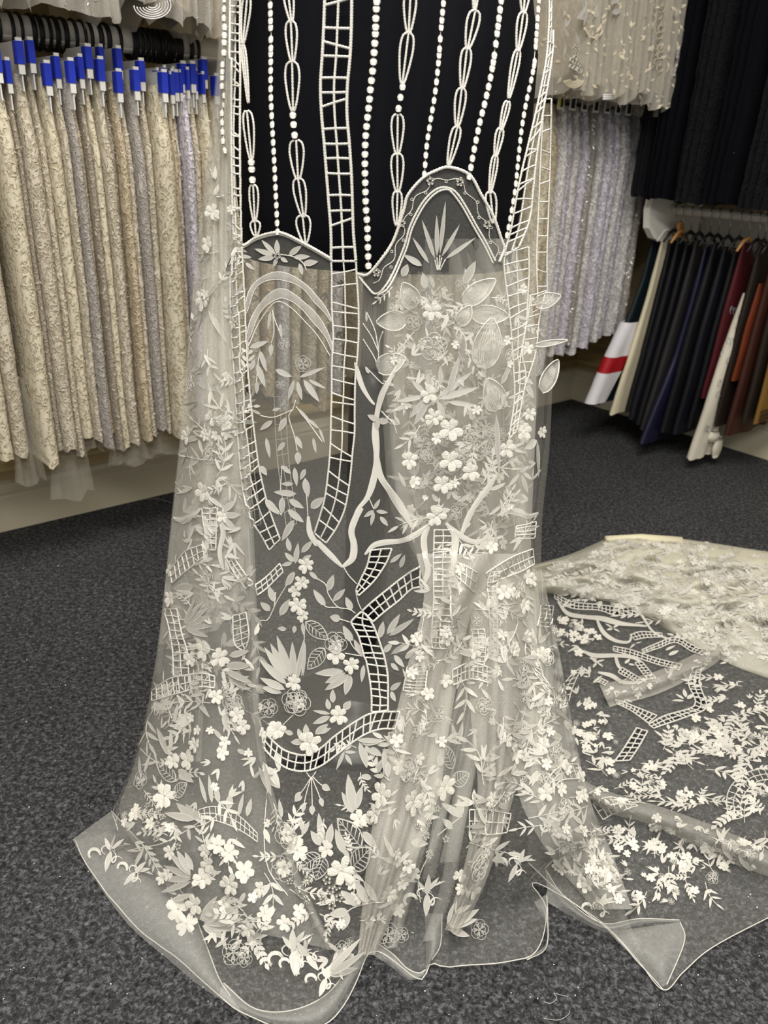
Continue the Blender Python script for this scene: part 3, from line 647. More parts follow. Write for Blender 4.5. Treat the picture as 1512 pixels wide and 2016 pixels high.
pleats([(1050, 1130), (1050, 1300), (1030, 1450), (1020, 1560), (1080, 1680), (1170, 1790)], [(1066, 1120), (1100, 1280), (1130, 1440), (1160, 1570), (1205, 1680), (1245, 1790)], 6, 8, TULF, 0)
# -- back panel of the skirt, behind the stand
NB, TB = 90, 120
BK = []
for L_, C_, R_, Ys, Yf in LEV:
    L = np.array(at_y(*L_, Ys)); C = np.array(at_y(*C_, Yf)); R = np.array(at_y(*R_, Ys)); M_ = (L + R) / 2; ph = np.linspace(0, math.pi, NB + 1)
    back = M_ - (C - M_) * .8; back[2] = M_[2]
    BK.append(M_ + np.outer(-np.cos(ph), (R - L) / 2 * .985) + np.outer(np.sin(ph), back - M_) + np.outer(np.sin(ph * 9) * .012, [0, 1, 0]))
BK = np.array(BK); BK[..., 2] = np.maximum(BK[..., 2], .004)
l2 = np.linspace(0, len(BK) - 1, TB + 1); k2 = np.clip(l2.astype(int), 0, len(BK) - 2); t2 = (l2 - k2)[:, None, None]
BV = (BK[k2] * (1 - t2) + BK[k2 + 1] * t2)
keep = BV[..., 2] > .01
bv = [Vector(p) for p in BV.reshape(-1, 3)]
bf = [(j * (NB + 1) + i, j * (NB + 1) + i + 1, (j + 1) * (NB + 1) + i + 1, (j + 1) * (NB + 1) + i) for j in range(TB) for i in range(NB) if keep[j + 1, i] and BV[j, i, 2] < .9]
m = MB(); m.add(bv, bf); m.build('back_panel', TUL, drape)
bvh_back = BVHTree.FromPolygons([tuple(v) for v in bv], bf)

# -- train spread on the carpet
def train_sheet(name, top, bot, nx, ny, hfun, mat, reg=True):
    T_, B_ = cr(top, nx + 1), cr(bot, nx + 1); V = []
    for j in range(ny + 1):
        for i in range(nx + 1):
            q = lerp(T_[i], B_[i], j / ny); h = hfun(q[0], q[1], i / nx, j / ny); V.append(on_floor(q[0], q[1], max(.003, h)))
    fs = [(j * (nx + 1) + i, j * (nx + 1) + i + 1, (j + 1) * (nx + 1) + i + 1, (j + 1) * (nx + 1) + i) for j in range(ny) for i in range(nx)]
    m = MB(); m.add(V, fs)
    if reg:
        k = len(extra_v); extra_v.extend(V); extra_f.extend(tuple(q + k for q in f) for f in fs)
    return m
def fold_line(x, y, pts, w):
    xs = [p[0] for p in pts]; ys = [p[1] for p in pts]
    return math.exp(-((y - float(np.interp(x, xs, ys))) / w) ** 2)
def h_train(x, y, u, v):
    e = min(1, v * 10, (1 - v) * 8)
    return .004 + e * (.012 * (nz(x / 90, y / 60, 1) + .5) + .03 * fold_line(x, y, [(1000, 1500), (1150, 1555), (1240, 1585), (1512, 1690), (1750, 1760)], 22) + .018 * fold_line(x, y, [(1150, 1370), (1280, 1345), (1400, 1290), (1512, 1240)], 14))
TT = [(1040, 1125), (1190, 1110), (1350, 1120), (1512, 1130), (1750, 1150)]
TBt = [(1040, 1700), (1110, 1765), (1190, 1822), (1250, 1885), (1305, 1950), (1345, 1915), (1400, 1868), (1512, 1808), (1750, 1690)]
tm = train_sheet('train', TT, TBt, 130, 130, h_train, TUL)
tbvh = BVHTree.FromPolygons([tuple(v) for v in tm.v], tm.f)
fold_strip('train_fold', [(1180, 1348), (1290, 1322), (1385, 1278), (1425, 1252)], [(1200, 1392), (1300, 1364), (1400, 1312), (1440, 1276)], .022, TULD, 8, 60, 2, tree=tbvh)
fold_strip('train_fold', [(1130, 1525), (1190, 1556), (1300, 1588), (1420, 1632), (1560, 1695)], [(1150, 1560), (1200, 1600), (1290, 1626), (1400, 1682), (1560, 1745)], .025, TULF, 8, 70, 2, tree=tbvh)
def h_heap(x, y, u, v):
    e = min(1, v * 14, (1 - v) * 2.2) ** .7
    return .006 + e * (.055 + .035 * nz(x / 90, y / 26, 5) + .012 * nz(x / 26, y / 13, 2) + .004 * math.sin(x / 13 + y / 5))
hm_ = train_sheet('train_heap', [(1048, 1113), (1120, 1092), (1188, 1063), (1192, 1060), (1270, 1053), (1380, 1066), (1512, 1086), (1750, 1120)],
                  [(1052, 1165), (1120, 1172), (1200, 1186), (1270, 1215), (1330, 1250), (1400, 1290), (1512, 1335), (1750, 1400)], 110, 46, h_heap, CREAM)
HEAPM = tulle('heap_gathered_net', .7, (.92, .90, .77, 1), .25)
hm_.build('gathered_train', HEAPM, drape)
under = train_sheet('lining', [(1188, 1066), (1192, 1062), (1270, 1056), (1380, 1069), (1512, 1089), (1750, 1124)], [(1200, 1150), (1225, 1165), (1300, 1200), (1380, 1240), (1512, 1290), (1750, 1340)], 60, 24, lambda x, y, u, v: max(.004, h_heap(x, y, u, v) - .015), CREAM, False)
under.build('lining', CREAM, drape)
rl = MB(); rl.tube([on_floor(x, y, .03) + Z * .01 for x, y in ((1192, 1072), (1260, 1068), (1340, 1074))], .016, 10); rl.build('folded_edge', plain('cream_lining', srgb(222, 216, 186), .6), drape)

bvh_all = BVHTree.FromPolygons([tuple(v) for v in VX] + [tuple(v) for v in extra_v], [tuple(q) for q in quads] + [tuple(i + len(VX) for i in f) for f in extra_f])
holes = []

# -- embroidery
def hits(pts, step=3.0, tree=None, lift=.0012):
    """pixel polyline -> runs of points lying on the cloth"""
    tree = tree or bvh_all
    P = np.array([p[:2] for p in pts], float); L = np.linalg.norm(np.diff(P, axis=0), axis=1).sum(); n = max(3, int(L / step) + 1)
    Q = cr(P, n); runs = [[]]; last = None
    for q in Q:
        h = cast(tree, q[0], q[1])
        if h is None or (last is not None and (h[0] - last).length > .03):
            if runs[-1]: runs.append([])
            last = h[0] if h else None
            if h is None: continue
        runs[-1].append(h[0] + h[1] * lift); last = h[0]
    return [r for r in runs if len(r) > 1]
def cord(m, pts, r=.0011, step=3.0, rope=.16, tree=None, taper=False):
    for run in hits(pts, step, tree, r):
        n = len(run); rad = [r * (1 + (rope if i % 2 else -rope)) * (max(.35, math.sin(math.pi * (i + .5) / n)) if taper else 1) for i in range(n)]
        m.tube(run, rad, 5)
def ladder(Lp, Rp, n, r=.0012, hole=True, mid=True, tree=None):
    m = MB(); K = 60; a, b = cr(Lp, K + 1), cr(Rp, K + 1); sr = random.Random(len(holes))
    cord(m, a[::4], r, tree=tree); cord(m, b[::4], r, tree=tree)
    if mid: cord(m, ((a + b) / 2)[::4] + np.array([[sr.uniform(-.8, .8), 0] for _ in range(len(a[::4]))]), r * .8, tree=tree)
    for k in range(n + 1):
        i = min(K, max(0, int(round(K * k / n)))); j = min(K, max(0, i + sr.choice((-1, 0, 0, 0, 0, 1)) * (1 if n > 9 else 0)))
        cord(m, [a[i], (a[i] + b[j]) / 2 + np.array([0, sr.uniform(-1, 1)]), b[j]], r * .8, tree=tree)
    if m.v: m.build('ladder_band', THREAD, drape)
    if hole: holes.append([tuple(p) for p in a[::3]] + [tuple(p) for p in b[::-3]])
def chain(pts, spacing, rpx, elong=1.0):
    m = MB(); P = np.array(pts, float); L = np.linalg.norm(np.diff(P, axis=0), axis=1).sum(); Q = cr(P, max(2, int(L / spacing) + 1))
    cord(m, pts, .0007, 5)
    for k, q in enumerate(Q):
        q2 = Q[min(k + 1, len(Q) - 1)]; q0 = Q[max(k - 1, 0)]; h = cast(bvh_all, q[0], q[1])
        if not h: continue
        d = (h[0] - CAM).length; r = rpx * d / F; t = (RT * (q2[0] - q0[0]) - UP * (q2[1] - q0[1])).normalized(); n = h[1]; b = n.cross(t).normalized()
        m.ball(h[0] + n * r * .4, b * r, n * r * .8, t * r * elong, 7, 5)
    m.build('bead_chain', PUFF, drape)
def loops(segs, beads=(), r=.0015):
    m = MB()
    for (x0, y0, x1, y1, w) in segs:
        d = Vector((x1 - x0, y1 - y0)); p = Vector((-d.y, d.x)).normalized()
        for sgn in (-1, 0, 1):
            pts = [(x0 + d.x * t + p.x * w * sgn * pr, y0 + d.y * t + p.y * w * sgn * pr) for t, pr in ((0, .25), (.08, .8), (.3, 1), (.6, .8), (.88, .45), (1, .15))]
            cord(m, pts, r)
    for (x, y, rp) in beads:
        h = cast(bvh_all, x, y)
        if h: rr_ = rp * (h[0] - CAM).length / F; m.ball(h[0] + h[1] * rr_ * .4, RT * rr_, h[1] * rr_, UP * rr_ * 1.2, 7, 5)
    if m.v: m.build('loop_chain', THREAD, drape)
def ribbon(pts, w, name='ribbon_vine', tree=None, mat=None, edge=True):
    """flat satin band with corded edges; w = px width (or list)"""
    P = cr([p[:2] for p in pts], max(6, int(sum(math.hypot(pts[i + 1][0] - pts[i][0], pts[i + 1][1] - pts[i][1]) for i in range(len(pts) - 1)) / 5)))
    T = np.gradient(P, axis=0); Nn = np.c_[-T[:, 1], T[:, 0]] / np.maximum(1e-6, np.linalg.norm(T, axis=1))[:, None]; n = len(P)
    w = w * (.62 if name == 'scroll' else .85 if name == 'ribbon_vine' else 1)
    wv = np.array([w * (.10 + .90 * math.sin(math.pi * min(1, max(0, (i + .6) / n))) ** .6) * (1 + .18 * math.sin(i * .35)) for i in range(n)]) / 2
    m = MB(); V = []; ok = []
    for i in range(n):
        for k, o in enumerate((-1, -.4, .4, 1)):
            h = cast(tree or bvh_all, *(P[i] + Nn[i] * wv[i] * o))
            ok.append(h is not None); V.append(h[0] + h[1] * (.0010 if abs(o) == 1 else .0015) if h else Vector((0, 0, 0)))
    fs = [(i * 4 + k, i * 4 + k + 1, i * 4 + k + 5, i * 4 + k + 4) for i in range(n - 1) for k in range(3) if all(ok[q] for q in (i * 4 + k, i * 4 + k + 1, i * 4 + k + 5, i * 4 + k + 4)) and (V[i * 4 + k] - V[i * 4 + k + 4]).length < .03]
    m.add(V, fs)
    o_ = m.build(name, mat or (THREAD if name == 'scroll' else SATIN), drape)
    if edge:
        e = MB(); cord(e, P + Nn * wv[:, None], .0007, 3, tree=tree); cord(e, P - Nn * wv[:, None], .0007, 3, tree=tree)
        if e.v: e.build('ribbon_edge', THREAD, o_)
    return o_

# unit embroidery pieces: base at the origin, tip at +Y, raised towards +Z
def unit_leaf():
    m = MB(); rows = 7; V = []
    for j in range(rows):
        t = j / (rows - 1); w = .5 * math.sin(math.pi * t ** .8) ** .85 + .012
        for o, zz in ((-1, .05), (-.72, .015), (0, .07), (.72, .015), (1, .05)): V.append(Vector((o * w, t, zz * math.sin(math.pi * t) + .01)))
    m.add(V, [(j * 5 + k, j * 5 + k + 1, j * 5 + k + 6, j * 5 + k + 5) for k in (1, 2, 0, 3) for j in range(rows - 1)]); return m
def unit_edge(closed=True):
    out = []
    for sgn in (1, -1):
        for j in range(9):
            t = (j / 8) if sgn == 1 else 1 - j / 8
            out.append(Vector((sgn * (.5 * math.sin(math.pi * t ** .8) ** .85), t, .02)))
    return out
def unit_vein():
    m = MB(); m.tube(unit_edge(), .035, 4, closed=True); m.tube([Vector((0, t, .02)) for t in (0, .5, .97)], .025, 4)
    for t in (.15, .3, .45, .6, .75):
        w = .5 * math.sin(math.pi * (t + .12) ** .8) ** .85
        for sg in (-1, 1): m.tube([Vector((0, t, .02)), Vector((sg * w * .92, t + .16, .02))], .02, 4)
    return m
def unit_flower(n, puff=.09, inner=.05, wid=.60, prof=((-1, .55), (-.8, 1), (0, .3), (.8, 1), (1, .55))):
    m = MB()
    for k in range(n):
        q = 2 * math.pi * k / n + .15 * math.sin(k * 2.3); c, s_ = math.cos(q), math.sin(q); ww = math.sin(math.pi / n) * wid; V = []; R_ = 1 - .12 * (k % 2)
        for j in range(6):
            t = j / 5; r_ = inner + (R_ - inner) * t; w = ww * (.16 + .95 * math.sin(math.pi * (t * .84 + .07)) ** .75 * (.5 + .65 * t))
            for o, zz in prof: V.append(Vector((c * r_ - s_ * o * w, s_ * r_ + c * o * w, puff * zz * math.sin(math.pi * (t * .8 + .12)) + .02 + .10 * t * t + .02 * (k % 2))))
        m.add(V, [(j * 5 + i, j * 5 + i + 1, j * 5 + i + 6, j * 5 + i + 5) for j in range(5) for i in range(4)])
    m.ball((0, 0, .06), Vector((.08, 0, 0)), Vector((0, .08, 0)), Vector((0, 0, .06)), 6, 4); return m
PF = ((-1, .1), (-.5, 1), (0, .5), (.5, 1), (1, .1))
def unit_outline_flower(n):
    m = MB()
    for k in range(n):
        q = 2 * math.pi * k / n; d = Vector((math.cos(q), math.sin(q), 0)); e = Vector((-d.y, d.x, 0)); w = math.sin(math.pi / n) * .85
        for f in (1, .6): m.tube([d * (.12 + (.88 * f) * .5 * (1 - math.cos(a))) + e * w * f * math.sin(a) + Z * .06 for a in np.linspace(0, 6.28, 10)[:-1]], .035, 4, closed=True)
    m.ball((0, 0, .06), Vector((.12, 0, 0)), Vector((0, .12, 0)), Vector((0, 0, .1)), 6, 4); return m
def unit_dot():
    m = MB()
    for k in range(5):
        q = 1.2566 * k; m.ball((.6 * math.cos(q), .6 * math.sin(q), .1), Vector((.4, 0, 0)), Vector((0, .4, 0)), Vector((0, 0, .25)), 6, 4)
    return m
U = {'leaf': (unit_leaf(), 'leaf', SATIN_U), 'vein': (unit_vein(), 'veined_leaf', THREAD), 'f5': (unit_flower(5), 'flower', PUFF), 'f6': (unit_flower(6, .11), 'flower', PUFF), 'f8': (unit_flower(6, .12, .05, .58, PF), 'flower', PUFF),
     'o5': (unit_outline_flower(5), 'outline_flower', THREAD), 'dot': (unit_dot(), 'dot_flower', PUFF)}
UM = {k: v[0].mesh(v[1]) for k, v in U.items()}
for k, v in U.items(): UM[k].materials.append(v[2])
UM['leaf'].materials.append(THREAD); UM['leaf'].polygons.foreach_set('material_index', [0] * 12 + [1] * 12)
CNT = {}
FILL = {'rim': MB(), 'satin': MB(), 'puff': MB(), 'thread': MB()}
def place(kind, M4, fill):
    if fill:
        src = U[kind][0]
        if kind == 'leaf':
            vs_ = [M4 @ v for v in src.v]; FILL['satin'].add(vs_, src.f[:12]); FILL['rim'].add(vs_, src.f[12:]); return
        key = {'leaf': 'satin', 'vein': 'thread', 'o5': 'thread'}.get(kind, 'puff'); FILL[key].add([M4 @ v for v in src.v], src.f); return
    nm = U[kind][1]
    if CNT.get(nm, 0) >= 290: return place(kind, M4, True)
    CNT[nm] = CNT.get(nm, 0) + 1
    o = bpy.data.objects.new(nm, UM[kind]); COL.objects.link(o); o.parent = drape; o.matrix_world = M4
def leaf(x0, y0, x1, y1, w, kind='leaf', tree=None, fill=False, curl=0.0):
    a, b = cast(tree or bvh_all, x0, y0), cast(tree or bvh_all, x1, y1)
    if not a or not b or (a[0] - b[0]).length > .12: return
    n = (a[1] + b[1]).normalized(); y = b[0] - a[0]; L = y.length
    if L < 1e-4: return
    yn = y / L; x = yn.cross(n)
    if x.length < 1e-3: return
    x.normalize(); zn = x.cross(yn); d = (a[0] - CAM).length; wm = w * d / F
    zsc = min(wm, L) * (1 + curl); o = a[0] + zn * .0012
    place(kind, Matrix(((x.x * wm, y.x, zn.x * zsc, o.x), (x.y * wm, y.y, zn.y * zsc, o.y), (x.z * wm, y.z, zn.z * zsc, o.z), (0, 0, 0, 1))), fill)
def flower(x, y, r, kind='f5', tree=None, fill=False, rot=None):
    h = cast(tree or bvh_all, x, y)
    if not h: return
    d = (h[0] - CAM).length; R = r * d / F; n = h[1]; v = (CAM - h[0]).normalized(); n = (n + v * .4).normalized()
    t = n.orthogonal().normalized(); b = n.cross(t); q = rnd.uniform(0, 6.28) if rot is None else rot
    ex = t * math.cos(q) + b * math.sin(q); ey = n.cross(ex); o = h[0] + n * .0015
    place(kind, Matrix(((ex.x * R, ey.x * R, n.x * R, o.x), (ex.y * R, ey.y * R, n.y * R, o.y), (ex.z * R, ey.z * R, n.z * R, o.z), (0, 0, 0, 1))), fill)
def leaves(c, L, kind='leaf', **k):
    s = sc_of[c]
    for (x0, y0, x1, y1, w) in L:
        (a, b), (d, e) = c([(x0, y0), (x1, y1)]); leaf(a, b, d, e, w / s * .95, kind, **k)
def flowers(c, L, kinds=('f5', 'f6'), **k):
    s = sc_of[c]
    for i, (x, y, r) in enumerate(L):
        (a, b), = c([(x, y)]); flower(a, b, r / s, kinds[i % len(kinds)], **k)
STEM = MB()
def stems(c, Ls, r=.0008):
    for L in Ls: cord(STEM, c(L), r, 3)
def petal(c, x0, y0, x1, y1, w):
    """large organza petal standing off the net, with a corded rim"""
    s = sc_of[c]; (a, b), (d, e) = c([(x0, y0), (x1, y1)]); A, B = cast(bvh_all, a, b), cast(bvh_all, d, e)
    if not A: return
    if not B: B = (at_y(d, e, A[0].y), A[1])
    n = ((A[1] + B[1]) / 2 + (CAM - A[0]).normalized()).normalized(); y = B[0] - A[0]; x = y.cross(n).normalized(); wm = w / s * (A[0] - CAM).length / F
    zn = x.cross(y).normalized(); V = []; rows, cols = 8, 6
    def pt(u, t):
        ww = (.5 * math.sin(math.pi * (t * .94 + .04) ** .75) ** .7) * wm
        return A[0] + y * t + x * (u * ww) + zn * (.004 + .35 * wm * math.sin(math.pi * t * .6) * (.5 + .3 * u * u))
    for j in range(rows + 1):
        for i in range(cols + 1): V.append(pt(2 * i / cols - 1, j / rows))
    m = MB(); m.add(V, [(j * (cols + 1) + i, j * (cols + 1) + i + 1, (j + 1) * (cols + 1) + i + 1, (j + 1) * (cols + 1) + i) for j in range(rows) for i in range(cols)])
    o = m.build('organza_petal', ORG, drape)
    m = MB(); m.tube([pt(1, j / rows) for j in range(rows + 1)] + [pt(-1, 1 - j / rows) for j in range(rows + 1)], .0009, 5)
    for k in range(7): u = -.8 + k * .27; m.tube([pt(u * .6, .12 + .05 * (k % 2)), pt(u * .75, .45), pt(u * .6, .72 + .06 * (k % 2))], .00035, 4)
    m.build('petal_rim', THREAD, o)

# ---- top: ladders, bead and loop chains over the black form
s1 = cA([(524, -760), (522, -300), (518, 0), (510, 200), (500, 400), (515, 600), (530, 800), (545, 1000), (545, 1110)]); s2 = c6([(1020, 180), (1020, 400), (1030, 600), (1020, 750), (1020, 900), (1015, 1100), (1010, 1300), (995, 1480), (970, 1650), (910, 1850)])
t1 = cA([(638, -760), (636, -300), (632, 0), (628, 200), (615, 350), (612, 480), (628, 680), (635, 850), (640, 1000), (650, 1110)]); t2 = c6([(1178, 200), (1190, 400), (1190, 600), (1180, 750), (1170, 850), (1165, 1050), (1165, 1200), (1150, 1350), (1130, 1550), (1085, 1750), (985, 1915)])
ladder(s1, t1, 26, .0021); ladder([s1[-1]] + s2, [t1[-1]] + t2, 21, .0015)
ladder(cA([(126, -760), (122, -300), (118, 100), (115, 300), (115, 600), (120, 900), (125, 1020)]), cA([(170, -760), (167, -300), (160, 100), (155, 300), (153, 600), (158, 900), (162, 1030)]), 44, .0016)
ladder(c6([(375, 60), (375, 300), (385, 600), (405, 900), (420, 1200), (445, 1500), (500, 1750), (620, 1960)]), c6([(440, 20), (455, 300), (470, 650), (495, 1000), (540, 1380), (575, 1550), (620, 1700), (690, 1890)]), 28, .0014)
ladder(cA([(1462, -760), (1466, -300), (1462, 170), (1420, 430), (1370, 650), (1335, 800), (1310, 950), (1275, 1090)]), cA([(1480, -760), (1482, -300), (1481, 200), (1452, 400), (1415, 650), (1400, 800), (1380, 950), (1340, 1050)]), 40, .0016)
ladder(c7([(985, 60), (980, 150), (1000, 330), (1020, 500), (1030, 650), (1040, 800), (1045, 1000), (1010, 1250)]), c7([(1135, 20), (1140, 180), (1130, 350), (1122, 500), (1095, 700), (1120, 850), (1095, 1000), (1060, 1200)]), 17, .0014)
ladder(cA([(1446, 420), (1432, 650), (1422, 900), (1415, 1100), (1420, 1290)]), cA([(1476, 420), (1472, 650), (1464, 900), (1458, 1100), (1460, 1290)]), 12, .0013, mid=False)
ladder(c7([(1150, 330), (1130, 480), (1085, 720), (1070, 900)]), c7([(1245, 300), (1205, 470), (1180, 700), (1120, 900)]), 8, .0013, mid=False)
chain(cA([(278, -760), (282, -300), (290, 130), (290, 250), (290, 400), (297, 550), (305, 700), (312, 850), (318, 985)]), 17.2, 5.0, 1.45)
chain(cA([(765, -760), (756, -300), (735, 60), (733, 130), (728, 210), (722, 290), (712, 375), (705, 450), (697, 520), (690, 600), (688, 700), (690, 800), (692, 880), (698, 960), (700, 1040), (703, 1130)]), 18.0, 6.8, 1.05)
chain(cA([(1062, -760), (1046, -300), (1010, 130), (1000, 260), (985, 400), (965, 520), (950, 620), (940, 740)]), 18.0, 4.8, 1.5)
chain(cA([(1310, -760), (1295, -300), (1245, 160), (1225, 300), (1200, 420), (1175, 520), (1150, 640), (1130, 750)]), 18.0, 5.8, 1.3)
chain(cA([(1445, -760), (1440, -300), (1410, 200), (1400, 300), (1370, 440), (1350, 560), (1335, 700), (1325, 800), (1305, 920), (1290, 1000)]), 17.0, 4.6, 1.5)
chain(cA([(108, -760), (102, -300), (90, 200), (85, 350), (85, 500), (90, 640)]), 18.0, 5.4, 1.2)
def lp(c, segs, beads=()):
    s = sc_of[c]; loops([c([(a, b)])[0] + c([(d, e)])[0] + (w / s,) for a, b, d, e, w in segs], [c([(x, y)])[0] + (6.0,) for x, y in beads])
lp(cA, [(200, -560, 198, -380, 18), (198, -380, 195, -200, 18), (195, -200, 192, -20, 18), (192, -20, 172, 190, 18), (172, 190, 195, 440, 10), (188, 470, 208, 685, 24), (215, 785, 222, 945, 20), (222, 940, 226, 1005, 22)], [(208, 690), (210, 720), (213, 765)])
lp(cA, [(352, -580, 355, -400, 22), (355, -400, 358, -220, 22), (358, -220, 362, -40, 22), (362, -40, 378, 95, 20), (375, 90, 382, 268, 24), (380, 262, 384, 475, 30), (397, 595, 405, 765, 30), (405, 758, 428, 925, 26), (424, 915, 436, 1035, 30)], [(384, 490), (387, 530), (391, 575)])
lp(cA, [(898, -580, 893, -400, 26), (893, -400, 888, -220, 26), (888, -220, 882, -40, 26), (882, -40, 873, 145, 26), (873, 140, 846, 360, 28), (827, 485, 825, 660, 26), (825, 652, 826, 820, 26), (826, 812, 822, 960, 20)], [(847, 370), (838, 415), (830, 462)])
lp(cA, [(1182, -580, 1175, -400, 22), (1175, -400, 1165, -220, 22), (1165, -220, 1156, -40, 22), (1156, -40, 1152, 50, 10), (1155, 45, 1122, 212, 26), (1120, 205, 1100, 382, 22), (1098, 375, 1078, 545, 22), (1080, 538, 1042, 705, 20)])
lp(cA, [(1385, -580, 1380, -400, 18), (1380, -400, 1374, -220, 18), (1374, -220, 1366, -40, 18), (1366, -40, 1358, 60, 18), (1358, 52, 1335, 220, 20), (1335, 212, 1296, 420, 16), (1292, 430, 1262, 560, 14), (1262, 545, 1240, 670, 16), (1240, 660, 1217, 825, 14), (1217, 815, 1232, 950, 22)])
m = MB()
SCL = cA([(165, 1045), (230, 1010), (300, 990), (350, 995), (440, 1040), (545, 1100)])
SCR = cA([(655, 1165), (710, 1160), (800, 1040), (850, 900), (870, 830), (930, 760), (985, 728), (1045, 712), (1130, 745), (1180, 830), (1230, 920), (1265, 1020), (1276, 1060), (1255, 1115)])
cord(m, SCL, .0021); cord(m, [(x, y + 4) for x, y in SCL], .0013); m.build('scallop_cord', THREAD, drape)
m = MB(); cord(m, SCR, .0021)
inn = cA([(655, 1165), (690, 1210), (735, 1250), (780, 1210), (850, 1060), (880, 960), (930, 865), (980, 812), (1025, 797), (1070, 815), (1110, 870), (1160, 960), (1200, 1030), (1240, 1112)])
cord(m, inn, .0015); cord(m, [(x + (1 if x < 880 else -1) * 4.5, y + 4) for x, y in inn[2:]], .0015)
mid_ = (cr(SCR[1:], 140) + cr(inn[2:], 140)) / 2
T_ = np.gradient(mid_, axis=0); T_ /= np.linalg.norm(T_, axis=1)[:, None]
cord(m, [(p[0] - t[1] * 4.2 * math.sin(i * .42), p[1] + t[0] * 4.2 * math.sin(i * .42)) for i, (p, t) in enumerate(zip(mid_, T_))][::2], .0006)
for i in range(6, 136, 8):
    s_ = 6.5 * (1 if (i // 8) % 2 else -1); c = (mid_[i][0] - T_[i][1] * s_, mid_[i][1] + T_[i][0] * s_); cord(m, [(c[0] + 2.6 * math.cos(q), c[1] + 2.6 * math.sin(q)) for q in np.linspace(0, 6.28, 9)], .0005, 2)
m.build('scallop_cord', THREAD, drape)
flowers(cA, [(965, 770, 18), (1090, 775, 18), (845, 950, 17), (1205, 955, 18), (740, 1160, 19)], ('dot',))
leaves(cA, [(985, 1100, 930, 935, 19), (994, 1090, 992, 915, 19), (1006, 1080, 1030, 855, 18), (1014, 1090, 1090, 955, 18), (1030, 1100, 1158, 1010, 18), (960, 1120, 890, 1010, 18), (930, 1130, 850, 1082, 26),
            (318, 1080, 315, 1018, 26), (310, 1082, 250, 1020, 22), (300, 1085, 220, 1058, 22), (305, 1095, 235, 1102, 22), (330, 1095, 362, 1115, 18), (366, 1085, 420, 1045, 24), (385, 1095, 456, 1090, 22), (425, 1122, 490, 1112, 26), (410, 1120, 425, 1170, 20), (318, 1095, 300, 1135, 18)])
stems(cA, [[(985, 1105), (995, 1150)], [(994, 1095), (997, 1150)], [(1006, 1085), (1000, 1150)], [(1014, 1095), (1002, 1150)], [(1030, 1102), (1006, 1150)], [(330, 1082), (385, 1092), (425, 1118), (440, 1150)]]); flowers(cA, [(318, 1088, 16)], ('dot',))
# ---- left arch panel
ribbon(c6([(462, 450), (500, 310), (560, 240), (660, 205), (760, 225), (850, 280), (920, 360), (980, 430), (1018, 500)]), 13, 'arch_band', mat=ARCH); ribbon(c6([(472, 620), (520, 480), (590, 380), (680, 320), (760, 340), (850, 410), (930, 500), (990, 590), (1028, 690)]), 16, 'arch_band', mat=ARCH)
stems(c6, [[(480, 660), (540, 530), (620, 410), (680, 370), (760, 410), (850, 500), (930, 590), (1010, 720)], [(640, 425), (660, 500), (700, 600)], [(640, 425), (650, 560), (632, 640)], [(790, 1000), (770, 1060), (745, 1110), (780, 1230), (800, 1330)],
     [(700, 1740), (640, 1660), (600, 1640)], [(560, 670), (545, 780), (535, 890)], [(850, 1500), (860, 1640), (880, 1850), (930, 1930)], [(775, 1060), (650, 1110), (560, 1100)], [(790, 1040), (860, 1130), (960, 1270)], [(700, 1420), (690, 1600)]])
leaves(c6, [(630, 430, 612, 555, 22), (690, 510, 700, 610, 24), (635, 640, 630, 722, 32), (490, 665, 612, 622, 34), (560, 680, 605, 822, 36), (540, 770, 592, 917, 40), (535, 880, 535, 962, 30), (520, 740, 492, 812, 32), (660, 805, 765, 850, 40), (810, 855, 978, 790, 26), (840, 870, 942, 1012, 46),
  (800, 880, 830, 1002, 34), (780, 870, 740, 1002, 30), (870, 870, 985, 927, 24), (730, 1110, 680, 1202, 42), (640, 1130, 558, 1192, 34), (640, 1065, 695, 1052, 20), (800, 1050, 905, 1165, 24), (870, 1120, 940, 1185, 22), (720, 1270, 672, 1327, 32), (790, 1230, 832, 1312, 36), (805, 1330, 805, 1412, 46), (600, 1240, 625, 1372, 30),
  (560, 1420, 602, 1482, 38), (700, 1420, 762, 1472, 34), (782, 1430, 797, 1552, 38), (852, 1440, 818, 1512, 34), (848, 1500, 870, 1622, 52), (775, 1535, 698, 1538, 26), (795, 1600, 648, 1588, 44), (745, 1635, 842, 1692, 46), (885, 1692, 968, 1622, 56), (592, 1635, 682, 1732, 50), (705, 1620, 700, 1732, 46), (738, 1700, 842, 1782, 50), (780, 1765, 700, 1902, 48), (560, 1090, 500, 1060, 20), (900, 1240, 920, 1340, 24), (940, 1180, 975, 1275, 18)])
flowers(c6, [(715, 640, 38), (838, 770, 52), (690, 900, 30)], ('o5',))
ribbon(c6([(868, 1745), (880, 1850), (930, 1930), (1000, 2010)])[:-1] + c8([(980, 200), (1060, 280), (1132, 352)]), 12)
ribbon(c8([(1132, 352), (1190, 300), (1200, 220), (1185, 140), (1210, 60), (1250, 0)]), 15)
ribbon(c7([(5, 1880), (40, 1720), (110, 1620), (150, 1500), (168, 1350), (160, 1200), (172, 1090), (200, 980), (240, 890), (330, 720)]), 13)
ribbon(c7([(170, 1340), (190, 1480), (260, 1590), (330, 1700), (400, 1830)]), 15); ribbon(c7([(30, 760), (70, 900), (120, 990), (155, 1030)]), 9)
stems(c7, [[(105, 440), (160, 560), (180, 690)], [(80, 510), (140, 600), (185, 700)], [(80, 610), (150, 720), (175, 780)], [(210, 560), (185, 640), (182, 760)], [(100, 790), (200, 890), (215, 890)], [(200, 1070), (270, 1150), (295, 1220)], [(110, 1610), (150, 1700)], [(410, 560), (345, 640), (340, 710)], [(650, 500), (730, 600), (740, 720)]])
